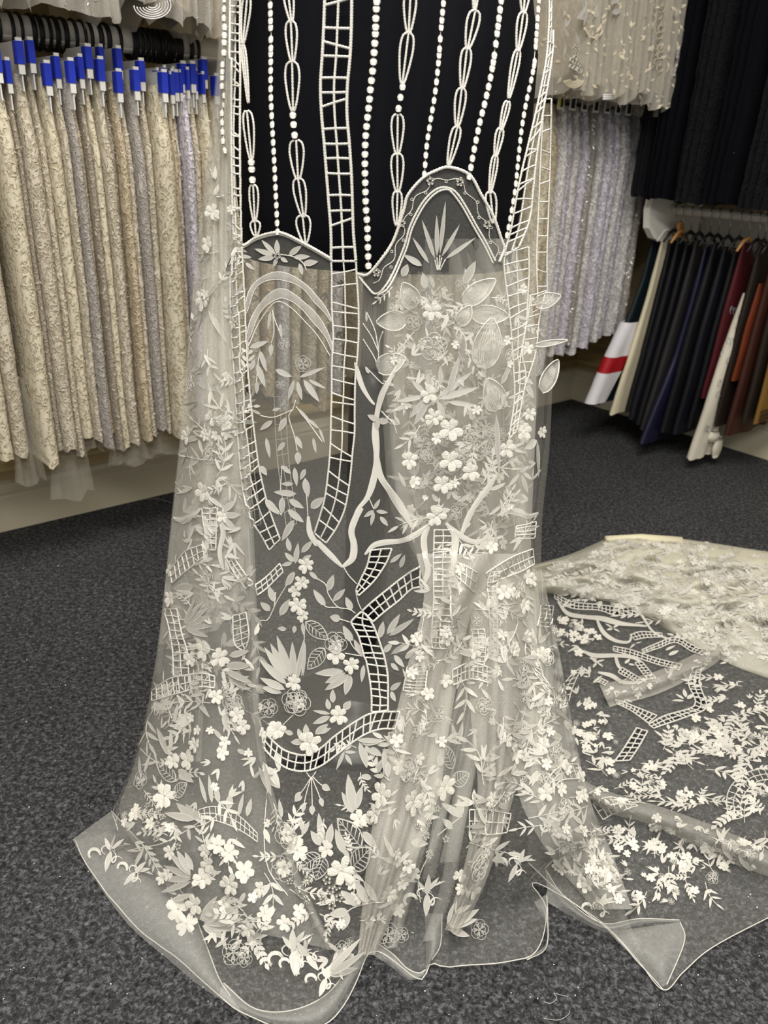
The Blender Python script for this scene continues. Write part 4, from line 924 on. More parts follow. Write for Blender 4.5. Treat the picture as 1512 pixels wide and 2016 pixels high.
leaves(c7, [(105, 500, 100, 430, 14), (120, 830, 95, 785, 22), (150, 1700, 190, 1632, 26), (150, 1705, 85, 1750, 28), (150, 1715, 130, 1805, 26), (165, 1710, 240, 1720, 28), (190, 1745, 240, 1805, 32), (180, 1130, 110, 1095, 40), (180, 1130, 250, 1140, 44), (160, 1190, 180, 1110, 60)])
# ---- right hip: organza petals, flowers, sprays
for a in [(410, 410, 330, 250, 120), (350, 490, 162, 500, 120), (170, 800, 345, 730, 130), (715, 380, 908, 235, 120), (770, 450, 988, 462, 115), (840, 795, 890, 480, 180), (938, 1062, 862, 855, 150), (1180, 385, 1338, 330, 90), (1205, 945, 1292, 760, 115), (1180, 650, 1385, 615, 34), (690, 520, 760, 400, 90)]: petal(c7, *a)
flowers(c7, [(525, 430, 65), (500, 960, 60), (530, 1110, 60), (640, 1190, 80), (375, 1385, 60), (640, 1390, 75), (765, 1460, 65), (590, 1540, 65), (545, 1740, 70), (1110, 1200, 55), (1220, 1205, 42), (1000, 1310, 60), (1145, 1090, 45)], ('f6', 'f5'))
flowers(c7, [(530, 660, 88), (755, 1220, 60), (475, 1350, 52), (670, 1720, 45), (720, 1350, 52), (400, 500, 55), (690, 470, 45), (430, 1260, 40), (860, 1310, 45)], ('o5',))
leaves(c7, [(480, 960, 388, 870, 36), (470, 975, 288, 1008, 34), (480, 990, 375, 1118, 40), (500, 1000, 402, 1165, 44), (560, 980, 780, 818, 42), (620, 960, 695, 715, 40), (560, 992, 822, 918, 46), (620, 1010, 815, 1038, 34), (560, 1010, 605, 1125, 40), (580, 900, 572, 780, 32), (510, 930, 500, 840, 26), (640, 1480, 700, 1400, 26), (460, 1500, 410, 1530, 24), (440, 1560, 490, 1500, 24), (350, 1560, 300, 1460, 30), (560, 1650, 520, 1600, 30),
  (690, 1640, 640, 1580, 30), (700, 1650, 760, 1600, 30), (620, 1640, 640, 1560, 26), (780, 1130, 770, 1060, 40), (330, 210, 365, 130, 50), (720, 260, 800, 110, 60), (480, 290, 460, 190, 46), (1000, 820, 960, 900, 40), (1030, 760, 960, 890, 36), (930, 1090, 950, 1490, 40), (1190, 1260, 1110, 1310, 60), (1190, 1260, 1200, 1500, 50), (1080, 1460, 1140, 1420, 34), (1080, 1470, 1000, 1560, 30), (1090, 1480, 1135, 1600, 34), (1120, 900, 1170, 985, 40), (1100, 850, 1170, 900, 30), (1180, 660, 1190, 780, 34)])
ribbon(c7([(510, 1790), (420, 1860), (330, 1900), (230, 1910), (150, 1930), (92, 1990)]), 10, 'bow_ribbon'); ribbon(c7([(610, 1790), (680, 1850), (760, 1900), (830, 1905), (878, 1872), (868, 1832)]), 9, 'bow_ribbon')
ribbon(b1([(490, 110), (450, 200), (460, 320), (480, 420), (430, 540)]), 11, 'bow_ribbon'); ribbon(b1([(600, 100), (660, 200), (655, 330), (660, 470), (700, 560)]), 11, 'bow_ribbon')
ribbon(c7([(960, 1745), (1000, 1710), (1080, 1720), (1140, 1745), (1200, 1725)]), 11, 'bow_ribbon'); ribbon(c7([(700, 1880), (780, 1700), (880, 1560), (930, 1480)]), 10, 'bow_ribbon')
ladder(c7([(535, 1830), (530, 2010)]) + b1([(515, 400), (515, 600), (500, 800), (515, 930)]), c7([(650, 1830), (650, 2010)]) + b1([(632, 400), (635, 600), (630, 800), (610, 930)]), 21, .0014)
# ---- middle ladders
ladder(d3([(855, 320), (820, 470), (760, 600), (712, 705)]), d3([(1065, 300), (1010, 440), (890, 620), (735, 770)]), 7, .0015)
ladder(d3([(770, 920), (880, 820), (1040, 690), (1160, 595), (1340, 480)]), d3([(880, 1025), (1000, 920), (1130, 820), (1260, 710), (1345, 680)]), 8, .0015)
ladder(d3([(765, 925), (665, 1030), (720, 1130), (760, 1250), (790, 1370)]) + d1([(860, 150), (890, 300), (905, 430), (905, 545)]), d3([(800, 945), (870, 1040), (930, 1190), (980, 1340)]) + d1([(990, 130), (1020, 280), (1025, 430), (1025, 545)]), 14, .0016)
ladder(d1([(1110, 545), (1000, 545), (900, 555), (780, 620), (640, 720), (560, 790), (440, 850), (300, 820), (200, 750), (120, 660)]), d1([(1075, 668), (1000, 665), (900, 685), (800, 740), (680, 830), (560, 920), (460, 960), (360, 960), (260, 920), (180, 850), (128, 760)]), 21, .0016)
stems(d3, [[(590, 490), (640, 570), (715, 650)], [(705, 710), (730, 830), (765, 910)], [(330, 600), (410, 660), (440, 760), (530, 880), (640, 900), (705, 945)], [(400, 870), (440, 885), (540, 885)], [(550, 1000), (660, 1035)], [(620, 1100), (665, 1250), (760, 1360)], [(600, 1340), (780, 1370)]])
leaves(d3, [(435, 720, 490, 560, 75), (485, 820, 605, 700, 60), (410, 870, 288, 705, 75), (670, 910, 610, 780, 70), (560, 1000, 452, 975, 80), (660, 1230, 580, 1065, 60), (1050, 440, 1165, 350, 45), (1150, 490, 1200, 360, 50), (945, 1190, 980, 1020, 65), (1020, 1150, 1145, 950, 65), (1040, 1165, 1290, 995, 60), (985, 1330, 1070, 1235, 60), (1060, 1345, 1290, 1200, 60), (1090, 1360, 1195, 1480, 60), (1060, 1440, 1140, 1512, 50), (1200, 1390, 1290, 1325, 50), (110, 450, 140, 245, 60), (60, 330, 30, 190, 60), (170, 340, 285, 220, 60), (100, 430, 5, 340, 60), (180, 420, 270, 365, 50), (100, 530, 10, 670, 60), (250, 530, 340, 610, 50), (80, 440, -30, 470, 45)])
leaves(d3, [(215, 1030, 440, 1205, 150), (400, 1290, 235, 1500, 150)], 'vein')
leaves(d1, [(850, 210, 835, 335, 34), (1040, 390, 1118, 335, 40), (1045, 400, 1080, 472, 40), (820, 760, 870, 942, 44), (800, 745, 1002, 750, 36), (860, 800, 982, 860, 36), (715, 820, 655, 958, 26), (720, 845, 768, 922, 28), (712, 828, 800, 830, 22), (930, 980, 1000, 870, 44), (1000, 800, 1010, 1000, 60)])
flowers(c8, [(915, 340, 52), (890, 445, 48), (850, 495, 40), (870, 580, 58), (895, 640, 40), (1090, 870, 58), (1185, 935, 52), (1110, 1235, 58), (930, 1390, 62), (745, 1320, 54), (845, 1040, 50)], ('f8', 'f6', 'f5'))
flowers(c8, [(1095, 800, 68), (870, 1160, 75), (690, 1190, 55)], ('o5',)); flowers(c8, [(1095, 815, 36), (875, 1160, 34)], ('f5',))
leaves(c8, [(860, 1030, 908, 770, 36), (845, 1010, 835, 795, 46), (830, 1005, 742, 758, 52), (815, 1010, 703, 805, 52), (800, 1020, 666, 828, 46), (800, 1050, 632, 895, 46), (790, 1080, 640, 1010, 46), (770, 1100, 640, 1060, 40), (1140, 970, 968, 985, 48), (1150, 980, 1028, 1042, 44), (1170, 990, 1028, 1085, 50), (1180, 990, 1148, 1115, 50), (1250, 880, 1200, 780, 36), (1195, 790, 1140, 700, 36),
  (1075, 1160, 1075, 1078, 36), (1055, 1200, 1040, 1135, 34), (1140, 1200, 1182, 1148, 44), (1060, 1225, 955, 1205, 22), (1060, 1240, 955, 1285, 36), (920, 1360, 915, 1285, 40), (890, 1370, 868, 1312, 32), (970, 1345, 1048, 1285, 40), (900, 1390, 825, 1395, 38), (840, 1345, 788, 1328, 30), (990, 1340, 1065, 1310, 28), (800, 460, 850, 385, 38), (730, 560, 692, 460, 44), (760, 640, 822, 540, 46), (700, 610, 640, 560, 40), (800, 720, 745, 715, 28), (850, 700, 845, 745, 28), (895, 680, 905, 760, 26), (905, 780, 900, 1000, 30)])
stems(c8, [[(850, 390), (800, 460), (740, 560), (690, 660), (640, 670)], [(735, 500), (725, 600)], [(890, 650), (905, 760), (890, 1000)], [(870, 1200), (800, 1270), (750, 1320)], [(1190, 610), (1160, 600)]])
# ---- left flank
for Lp, Rp, n in [([(110, 370), (200, 260), (300, 220)], [(120, 450), (200, 380), (310, 290)], 7), ([(70, 600), (100, 700), (125, 850), (130, 1000)], [(150, 600), (180, 750), (210, 850), (220, 1000)], 9), ([(0, 1090), (100, 1020), (200, 995), (300, 985), (370, 1000)], [(0, 1150), (100, 1120), (200, 1090), (290, 1065), (370, 1070)], 11),
                  ([(430, 290), (500, 400), (560, 480)], [(470, 270), (540, 370), (600, 450)], 6), ([(480, 640), (490, 800), (540, 850)], [(560, 620), (580, 750), (562, 830)], 6), ([(610, 460), (700, 390), (760, 330)], [(620, 520), (700, 460), (780, 380)], 5), ([(300, 0), (310, 100), (330, 250)], [(390, 0), (385, 100), (380, 250)], 7)]:
    ladder(c8(Lp), c8(Rp), n, .0013, hole=False)
leaves(c8, [(190, 690, 305, 555, 40), (200, 690, 335, 595, 44), (205, 695, 355, 640, 40), (205, 705, 362, 700, 40), (200, 715, 335, 765, 40), (190, 690, 260, 540, 34), (250, 470, 130, 480, 60), (200, 180, 195, 130, 30), (140, 320, 150, 270, 30), (220, 130, 380, 90, 40), (170, 90, 250, 40, 40), (440, 940, 590, 935, 50), (440, 970, 600, 1040, 44), (450, 1000, 590, 1090, 40), (460, 880, 580, 850, 40)])
ribbon(c8([(300, 30), (330, 150), (315, 290), (260, 340)]), 11); ribbon(c8([(400, 20), (420, 150), (400, 260), (420, 370)]), 10); ribbon(c8([(120, 60), (180, 70), (260, 30), (290, 0)]), 9)
flowers(c8, [(110, 540, 50), (330, 400, 50), (310, 850, 60), (400, 890, 60), (480, 1160, 65), (540, 1300, 45), (230, 900, 44)], ('f6', 'o5', 'f5'))
flowers(c6, [(200, 360, 70), (130, 880, 60), (250, 1110, 60), (100, 1230, 60), (240, 1350, 64), (200, 1590, 66), (340, 1210, 44)], ('f6', 'o5', 'f5'))
leaves(c6, [(230, 430, 350, 640, 34), (200, 420, 160, 560, 40), (220, 340, 300, 240, 36), (130, 880, 210, 780, 36), (160, 890, 280, 940, 34), (270, 890, 360, 1020, 30), (170, 1250, 200, 1350, 34), (100, 1300, 60, 1420, 36), (200, 1600, 340, 1520, 36), (220, 1620, 330, 1700, 36), (180, 1650, 110, 1780, 44), (330, 1740, 440, 1730, 44), (320, 1750, 420, 1840, 40), (310, 1720, 410, 1640, 40), (60, 1450, 30, 1560, 34), (90, 640, 130, 520, 40)])
# ---- hem band left and centre
flowers(b3, [(620, 660, 72), (760, 440, 55), (800, 350, 46), (670, 450, 46), (700, 1330, 68), (750, 1420, 60), (1010, 1180, 60), (1090, 1110, 60), (1190, 1210, 42), (840, 1150, 55), (800, 1300, 55), (1120, 1450, 46), (1210, 1360, 46), (1270, 270, 50), (1000, 1000, 52), (930, 950, 52), (880, 1060, 46), (650, 990, 40), (860, 980, 40)], ('f6', 'f5', 'f8'))
flowers(b3, [(1030, 1590, 62), (1095, 1625, 42), (1390, 90, 74), (1040, 130, 60), (480, 560, 50)], ('o5',))
flowers(b3, [(520, 715, 20), (545, 760, 20), (585, 745, 22), (505, 800, 22), (605, 785, 20), (575, 825, 20), (570, 910, 20), (700, 960, 20), (960, 1010, 22)], ('dot',))
leaves(b3, [(690, 565, 572, 462, 78), (675, 655, 755, 580, 82)], 'vein')
leaves(b3, [(780, 1130, 640, 985, 40), (775, 1120, 690, 975, 40), (780, 1140, 615, 1070, 40), (780, 1150, 605, 1150, 36), (780, 1165, 600, 1230, 34), (790, 1100, 740, 990, 34), (790, 1240, 630, 1290, 30), (840, 1400, 1000, 1255, 46), (850, 1405, 1055, 1310, 46), (855, 1415, 1090, 1388, 46), (850, 1425, 1065, 1450, 46), (845, 1430, 985, 1505, 40), (830, 1395, 935, 1250, 42),
  (800, 800, 620, 760, 44), (790, 790, 690, 700, 44), (810, 790, 745, 705, 40), (700, 840, 570, 860, 40), (700, 850, 680, 920, 34), (760, 850, 775, 920, 30), (870, 830, 780, 730, 40), (640, 400, 575, 250, 50), (660, 380, 660, 260, 40), (700, 500, 795, 575, 50), (500, 520, 540, 400, 40), (480, 540, 470, 420, 36), (870, 700, 825, 540, 26), (900, 700, 880, 530, 26), (940, 700, 915, 580, 30), (1000, 740, 1010, 640, 44), (1060, 780, 1090, 640, 30), (1110, 780, 1135, 670, 34),
  (970, 160, 1000, 280, 44), (1010, 180, 1090, 300, 44), (960, 320, 900, 250, 24), (960, 340, 930, 420, 28), (1050, 380, 1120, 410, 26), (700, 110, 680, 220, 30), (800, 60, 890, 190, 36), (570, 90, 560, 180, 24), (1190, 500, 1300, 610, 50), (1180, 480, 1260, 660, 40), (1230, 550, 1210, 450, 44), (1440, 660, 1390, 690, 22), (1100, 1230, 1060, 1300, 26), (1130, 1240, 1165, 1280, 30), (920, 1560, 1000, 1500, 22), (1180, 1620, 1150, 1560, 24), (960, 1500, 990, 1580, 20)])
ladder(b3([(820, 740), (900, 720), (1000, 740), (1080, 790), (1170, 880)]), b3([(830, 790), (900, 800), (1000, 830), (1100, 880), (1170, 930)]), 12, .0008, hole=False)
stems(b3, [[(440, 970), (600, 940), (720, 880), (830, 810)], [(900, 1000), (840, 1100), (800, 1150)], [(1230, 620), (1210, 900), (1240, 1100), (1350, 1250)]])
stems(b4, [[(340, 395), (300, 460), (262, 505)], [(340, 395), (310, 500), (296, 575)], [(342, 395), (346, 500), (348, 585)], [(345, 395), (380, 480), (403, 540)], [(350, 390), (390, 430), (432, 460)], [(310, 360), (340, 395), (370, 360)], [(800, 1135), (680, 1145), (560, 1190), (500, 1310)], [(210, 1060), (300, 1120)], [(990, 1140), (980, 1000), (1040, 850)], [(1090, 740), (1230, 630)]])
leaves(b4, [(275, 480, 245, 540, 32), (300, 545, 292, 605, 28), (347, 560, 348, 620, 34), (395, 515, 412, 570, 30), (405, 440, 455, 470, 38), (410, 790, 385, 605, 42), (440, 800, 465, 668, 46), (400, 800, 338, 712, 44), (600, 590, 645, 445, 46), (595, 600, 560, 375, 60), (590, 610, 522, 480, 40), (285, 740, 330, 655, 30), (290, 720, 275, 620, 26), (160, 640, 145, 525, 40), (640, 195, 782, 172, 34), (645, 210, 675, 335, 46), (690, 220, 765, 262, 40), (730, 370, 790, 280, 40), (800, 300, 800, 400, 44), (700, 400, 640, 380, 34),
  (620, 1158, 522, 1065, 50), (680, 1142, 605, 1005, 56), (740, 1132, 655, 1012, 52), (560, 1192, 442, 1212, 50), (560, 1200, 525, 1305, 46), (650, 720, 735, 820, 50), (540, 850, 485, 700, 50), (530, 820, 570, 870, 28), (930, 780, 1035, 790, 46), (1240, 630, 1110, 545, 44), (1235, 620, 1215, 520, 46), (1180, 700, 1120, 640, 40), (1200, 200, 1175, 70, 34), (1215, 190, 1240, 60, 34), (1110, 330, 1105, 250, 40), (830, 880, 770, 740, 30), (860, 890, 910, 690, 30), (850, 900, 760, 870, 30), (440, 1560, 640, 1350, 36), (450, 1570, 665, 1430, 36), (450, 1580, 620, 1530, 36), (450, 1590, 610, 1640, 34), (440, 1550, 560, 1390, 30), (385, 1240, 350, 1290, 26), (390, 1060, 440, 1130, 22), (60, 700, 95, 790, 30), (130, 250, 150, 360, 40), (90, 330, 155, 460, 46), (70, 330, 110, 510, 40)])
leaves(b4, [(640, 810, 500, 640, 115), (390, 860, 268, 935, 90), (415, 870, 365, 1005, 92), (585, 935, 698, 815, 115), (1180, 340, 1130, 200, 80), (1180, 430, 1278, 370, 90)], 'vein')
flowers(b4, [(255, 830, 64), (525, 950, 80), (430, 820, 46), (765, 500, 74), (725, 610, 60), (630, 640, 54), (940, 540, 76), (1130, 450, 74), (130, 110, 52), (335, 190, 70), (800, 1090, 55), (1300, 1060, 60), (860, 1180, 40)], ('f6', 'f8', 'f5'))
flowers(b4, [(185, 740, 75), (180, 930, 75), (925, 350, 70), (1335, 930, 74), (800, 1330, 60), (880, 1330, 38), (1340, 1300, 50), (520, 1420, 42), (570, 1380, 26)], ('o5',)); flowers(b4, [(185, 745, 40), (180, 935, 46), (80, 670, 24)], ('f6',))
flowers(b4, [(210, 1015, 22), (265, 1060, 28), (315, 1005, 26), (320, 1120, 28), (435, 1005, 28), (455, 1065, 26), (495, 1040, 26), (405, 1125, 26), (460, 1160, 26), (505, 1110, 26), (1035, 660, 22), (1020, 740, 26), (1040, 850, 28), (980, 690, 20), (1090, 580, 20), (1140, 760, 22), (905, 900, 22), (1415, 585, 18)], ('dot',)); flowers(b4, [(950, 960, 42), (880, 1030, 36)], ('f5',))
leaves(b4, [(1160, 1280, 1280, 1150, 46), (1165, 1285, 1340, 1180, 46), (1165, 1290, 1330, 1240, 40), (1160, 1300, 1280, 1340, 40), (1155, 1270, 1200, 1140, 40)])
def fleur(c, x, y, ang, size):
    """fleur of the hem: a pointed leaf, two curled tendrils, a crescent and small buds"""
    k = size / sc_of[c]; (X, Y), = c([(x, y)])
    P = lambda u, v: (X + k * (u * math.cos(ang) - v * math.sin(ang)), Y + k * (u * math.sin(ang) + v * math.cos(ang)))
    L_ = lambda a, b, d, e, w: leaf(*P(a, b), *P(d, e), w * k)
    L_(0, 0, .15, 1.0, .28); L_(0, .1, -.1, -.8, .26); L_(0, -.1, .35, -.75, .18); L_(-.05, 0, -.5, -.45, .16)
    m = MB(); sp = [(.05 + .5 * t + .22 * (1 - t * .5) * math.sin(t * 7), .25 - .28 * math.cos(t * 7) * (1 - t * .55)) for t in np.linspace(0, 1, 18)]
    cord(m, [P(*q) for q in sp], .0017, 3, .1, taper=True)
    cord(m, [P(-.1 - .32 * math.sin(a), .05 + .22 * math.cos(a)) for a in np.linspace(.2, 4.2, 14)], .0014, 3, .1, taper=True)
    for d in (0, .035, .07): cord(m, [P(-.62 + (.3 - d) * math.cos(a), .45 + (.3 - d * 1.4) * math.sin(a)) for a in np.linspace(2.0, 6.0, 14)], .0015, 3, .1, taper=True)
    for q in (.45, .55, .65): cord(m, [P(.2, -.3), P(q, -.5 - .2 * q)], .0006, 3)
    if m.v: m.build('fleur_scroll', THREAD, drape)
for a in [(b3, 300, 985, .4, 130), (b3, 450, 1110, .9, 110), (b3, 1385, 1570, .1, 160), (b3, 1460, 1600, -.5, 120), (b4, 1030, 1080, .2, 140), (b4, 430, 1590, .5, 120), (b4, 260, 1470, .2, 110), (b5, 700, 950, .5, 90), (b5, 1370, 690, -.4, 100), (b5, 290, 740, .6, 100), (b5, 1290, 640, -.3, 90)]: fleur(*a)
# ---- right bundle and train
for Lp, Rp, n in [([(890, 420), (870, 500), (880, 650), (890, 850), (880, 980)], [(950, 420), (940, 500), (940, 700), (945, 980)], 16), ([(860, 430), (920, 390), (1040, 320), (1170, 270)], [(900, 490), (1000, 455), (1080, 425), (1180, 370)], 9), ([(670, 360), (740, 390), (800, 430)], [(670, 450), (720, 500), (780, 560)], 4), ([(770, 800), (780, 900), (770, 1050)], [(850, 800), (860, 900), (850, 1050)], 8), ([(640, 1070), (760, 1020), (900, 1060)], [(640, 1170), (760, 1130), (900, 1160)], 9), ([(350, 1080), (330, 1150), (320, 1210)], [(480, 1080), (470, 1160), (470, 1220)], 6), ([(1230, 640), (1200, 780)], [(1310, 650), (1290, 790)], 5), ([(1120, 870), (1130, 1000), (1260, 1200)], [(1190, 960), (1230, 1080), (1340, 1280)], 8), ([(1440, 1090), (1370, 1190), (1350, 1320)], [(1500, 1050), (1440, 1180), (1400, 1310)], 7), ([(1060, 120), (1050, 200)], [(1190, 90), (1180, 200)], 4)]:
    ladder(b1(Lp), b1(Rp), n, .0012, hole=False)
for Lp, Rp, n in [([(240, 510), (340, 560), (500, 580), (600, 590), (730, 590)], [(240, 540), (340, 600), (500, 612), (600, 642), (730, 637)], 19), ([(690, 760), (760, 740), (880, 750)], [(720, 790), (780, 777), (880, 772)], 8), ([(590, 828), (700, 850), (850, 900), (1000, 938)], [(590, 855), (700, 884), (850, 934), (980, 970)], 16), ([(760, 850), (850, 810), (960, 772), (1060, 818), (1155, 855)], [(770, 868), (860, 838), (960, 804), (1050, 854), (1120, 880)], 16), ([(640, 952), (770, 1030)], [(618, 982), (740, 1052)], 7), ([(718, 925), (790, 1022)], [(762, 920), (842, 1015)], 6), ([(500, 1010), (560, 1040)], [(490, 1035), (540, 1060)], 3),
                  ([(1060, 950), (1038, 1050), (1078, 1150), (1050, 1195), (900, 1240), (800, 1290)], [(1112, 940), (1105, 1050), (1142, 1190), (1030, 1245), (900, 1290), (830, 1315)], 20), ([(600, 1138), (700, 1180), (850, 1240)], [(610, 1168), (700, 1214), (800, 1285)], 10), ([(730, 1310), (650, 1440), (600, 1510)], [(795, 1330), (740, 1430), (690, 1505)], 7), ([(780, 280), (800, 370), (815, 450)], [(840, 275), (865, 370), (885, 450)], 5), ([(1100, 290), (1110, 400), (1120, 500)], [(1165, 290), (1175, 400), (1190, 500)], 6), ([(1440, 620), (1460, 700), (1480, 780)], [(1490, 600), (1512, 680), (1530, 780)], 6), ([(680, 460), (740, 445), (780, 480)], [(690, 490), (740, 480), (770, 500)], 4)]:
    ladder(b2(Lp), b2(Rp), n, .0017)
for Lp, Rp, n in [([(1320, 530), (1310, 440), (1330, 370), (1390, 310), (1460, 285), (1512, 280), (1600, 290)], [(1385, 520), (1378, 460), (1400, 400), (1450, 350), (1512, 335), (1590, 345)], 13), ([(415, 380), (470, 290), (540, 260), (590, 260)], [(440, 400), (500, 340), (560, 330), (610, 330)], 7), ([(660, 450), (740, 420), (860, 450)], [(710, 530), (780, 490), (880, 462)], 7), ([(60, 480), (150, 480), (260, 500)], [(60, 590), (150, 600), (240, 590)], 7)]:
    ladder(b5(Lp), b5(Rp), n, .0011, hole=False)
ribbon(b2([(260, 560), (320, 630), (420, 650), (520, 660), (640, 690), (790, 705)]), 10); ribbon(b2([(490, 660), (530, 740), (600, 790), (680, 800), (700, 760)]), 8); ribbon(b2([(400, 850), (480, 880), (600, 880), (700, 890), (760, 920)]), 9); ribbon(b2([(600, 870), (620, 940), (640, 960)]), 6); ribbon(b2([(500, 980), (580, 1000), (650, 1040), (760, 1040)]), 8); ribbon(b2([(690, 540), (760, 640), (830, 740), (940, 790)]), 5)
leaves(b2, [(585, 715, 540, 690, 16), (590, 715, 630, 690, 16), (590, 720, 630, 740, 16), (585, 720, 550, 730, 16), (490, 920, 450, 890, 18), (495, 920, 540, 905, 18), (490, 925, 470, 955, 16), (500, 925, 530, 950, 16), (720, 810, 690, 840, 14), (725, 810, 760, 800, 14), (920, 880, 980, 850, 24), (900, 850, 960, 820, 16), (660, 930, 690, 900, 20), (680, 930, 720, 940, 18), (1010, 1140, 960, 1110, 24), (1020, 1130, 1010, 1080, 24), (1030, 1140, 1070, 1110, 24), (1010, 1150, 940, 1150, 22)])
def sprig(x, y, ang, L, n, w, fill=True, tree=None, bend=.6, squash=1.0):
    pts = []; a = ang; px_, py_ = x, y
    for k in range(n + 1):
        pts.append((px_, py_)); px_ += L / n * math.cos(a); py_ += L / n * math.sin(a) * squash; a += bend / n
    cord(STEM if tree is None else STEMB, pts, .0007, 4, tree=tree)
    for k in range(1, n + 1):
        for sd in ((-1, 1) if k < n else (0,)):
            q = ang + bend * k / n + sd * .75; l = L / n * 1.5 * (1 - .04 * k); leaf(pts[k][0], pts[k][1], pts[k][0] + l * math.cos(q), pts[k][1] + l * math.sin(q) * squash, w, 'leaf', tree, fill)
STEMB = MB()
def sprigs(poly, n, L0, L1, seed, tree=None, squash=1.0, fill=True):
    r = random.Random(seed); xs = [p[0] for p in poly]; ys = [p[1] for p in poly]; c = 0
    for _ in range(n * 12):
        x, y = r.uniform(min(xs), max(xs)), r.uniform(min(ys), max(ys))
        if c >= n: break
        if not inpoly([x], [y], poly)[0]: continue
        c += 1; L = r.uniform(L0, L1); sprig(x, y, r.uniform(0, 6.28), L, r.choice((3, 4, 5)), L * r.uniform(.075, .115), fill, tree, r.uniform(-1.2, 1.2), squash)
# scattered sprigs, blossoms and leaves: filled by region
def region_fill(poly, n, smin, smax, mix=.4, tree=None, seed=1, squash=1.0, fill=True):
    r = random.Random(seed); xs = [p[0] for p in poly]; ys = [p[1] for p in poly]; c = 0; tries = 0
    while c < n and tries < n * 12:
        tries += 1
        x, y = r.uniform(min(xs), max(xs)), r.uniform(min(ys), max(ys))
        if not inpoly([x], [y], poly)[0]: continue
        c += 1; sz = r.uniform(smin, smax)
        if r.random() < mix: flower(x, y, sz * .46, r.choice(('f5', 'f6', 'f5', 'o5', 'f8')), tree, fill)
        else:
            a = r.uniform(0, 6.28)
            for k in range(r.choice((2, 3, 4))):
                q = a + r.uniform(-.9, .9); L = sz * r.uniform(.7, 1.3); leaf(x, y, x + L * math.cos(q), y + L * math.sin(q) * squash, sz * r.uniform(.18, .28), 'leaf', tree, fill)
region_fill([(420, 330), (460, 340), (490, 900), (505, 1300), (520, 1450), (290, 1420), (330, 1080), (360, 760), (385, 520)], 95, 18, 34, .25, seed=2)
region_fill([(770, 560), (1010, 520), (1060, 600), (1050, 1080), (830, 1090), (765, 900)], 85, 14, 30, .35, seed=3)
region_fill([(840, 1100), (1040, 1100), (1060, 1250), (1080, 1400), (1010, 1580), (960, 1720), (880, 1830), (930, 1500), (925, 1250), (880, 1450), (800, 1740), (720, 1860), (775, 1450), (830, 1200)], 150, 18, 36, .35, seed=4)
region_fill([(1055, 1200), (1100, 1350), (1150, 1560), (1230, 1770), (1170, 1770), (1060, 1680), (1010, 1560), (1060, 1400)], 80, 18, 36, .45, seed=5)
region_fill(b5([(480, 560), (700, 560), (800, 560), (1000, 560), (1200, 640), (1330, 800), (1250, 870), (1060, 930), (900, 920), (700, 940), (560, 860)]), 92, 11, 23, .6, seed=6)
region_fill(b5([(1060, 100), (1512, 60), (1640, 80), (1640, 240), (1200, 220)]), 34, 11, 22, .35, seed=7, squash=.7)
region_fill(b5([(700, 280), (950, 240), (1150, 380), (1230, 470), (900, 400), (740, 390)]), 30, 11, 20, .4, seed=8, squash=.7)
region_fill(b5([(1420, 350), (1640, 340), (1640, 560), (1420, 520)]), 34, 11, 20, .45, seed=9, squash=.7)
region_fill(b5([(500, 60), (760, 20), (800, 150), (740, 260), (600, 160)]), 36, 11, 22, .5, seed=10, squash=.7)
region_fill(b2([(1160, 1000), (1512, 1060), (1640, 1100), (1640, 1480), (1100, 1480), (860, 1330), (1130, 1230)]), 58, 11, 22, .3, seed=11, squash=.65)
region_fill(b2([(300, 660), (440, 700), (560, 830), (420, 830)]), 24, 10, 18, .7, seed=12, squash=.7)
region_fill(b2([(150, 360), (420, 280), (560, 200), (1000, 180), (1512, 270), (1640, 300), (1640, 960), (1200, 860), (900, 640), (500, 560), (200, 480)]), 620, 8, 20, .33, seed=13, squash=.6)
region_fill([(340, 1380), (500, 1450), (560, 1600), (640, 1800), (480, 1880), (300, 1760), (230, 1640), (270, 1480)], 55, 16, 30, .3, seed=14)
region_fill([(620, 1820), (700, 1700), (720, 1800), (700, 1900), (660, 1930)], 16, 16, 30, .3, seed=15)
region_fill(b5([(1180, 640), (1500, 640), (1500, 720), (1340, 780)]), 20, 14, 26, .4, seed=16, squash=.7)
region_fill([(1185, 1352), (1290, 1328), (1390, 1282), (1425, 1262), (1400, 1308), (1300, 1358), (1200, 1386)], 34, 10, 20, .4, seed=51, squash=.7)
region_fill([(1150, 1540), (1300, 1595), (1420, 1640), (1500, 1690), (1400, 1672), (1200, 1592)], 30, 10, 20, .3, seed=52, squash=.7)
region_fill([(1075, 1180), (1130, 1200), (1180, 1300), (1190, 1500), (1140, 1520), (1095, 1300)], 46, 12, 24, .35, seed=53, squash=.8)
# back panel embroidery seen through the net
region_fill([(345, 560), (500, 560), (500, 1400), (300, 1400)], 70, 20, 36, .3, bvh_back, 20)
region_fill([(500, 560), (680, 560), (680, 760), (500, 760)], 14, 16, 26, .1, bvh_back, 21)
region_fill([(775, 545), (1050, 560), (1040, 1090), (800, 1050)], 150, 14, 32, .4, back_trees[0], 22); sprigs([(775, 545), (1050, 560), (1040, 1090), (800, 1050)], 60, 36, 70, 34, back_trees[0])
for x in (470, 540, 620, 800, 900, 990): ladder([(x, 780), (x + 6, 900), (x + 24, 1040)], [(x + 22, 780), (x + 28, 900), (x + 44, 1030)], 9, .0008, hole=False, tree=bvh_back) if x not in (620,) else None

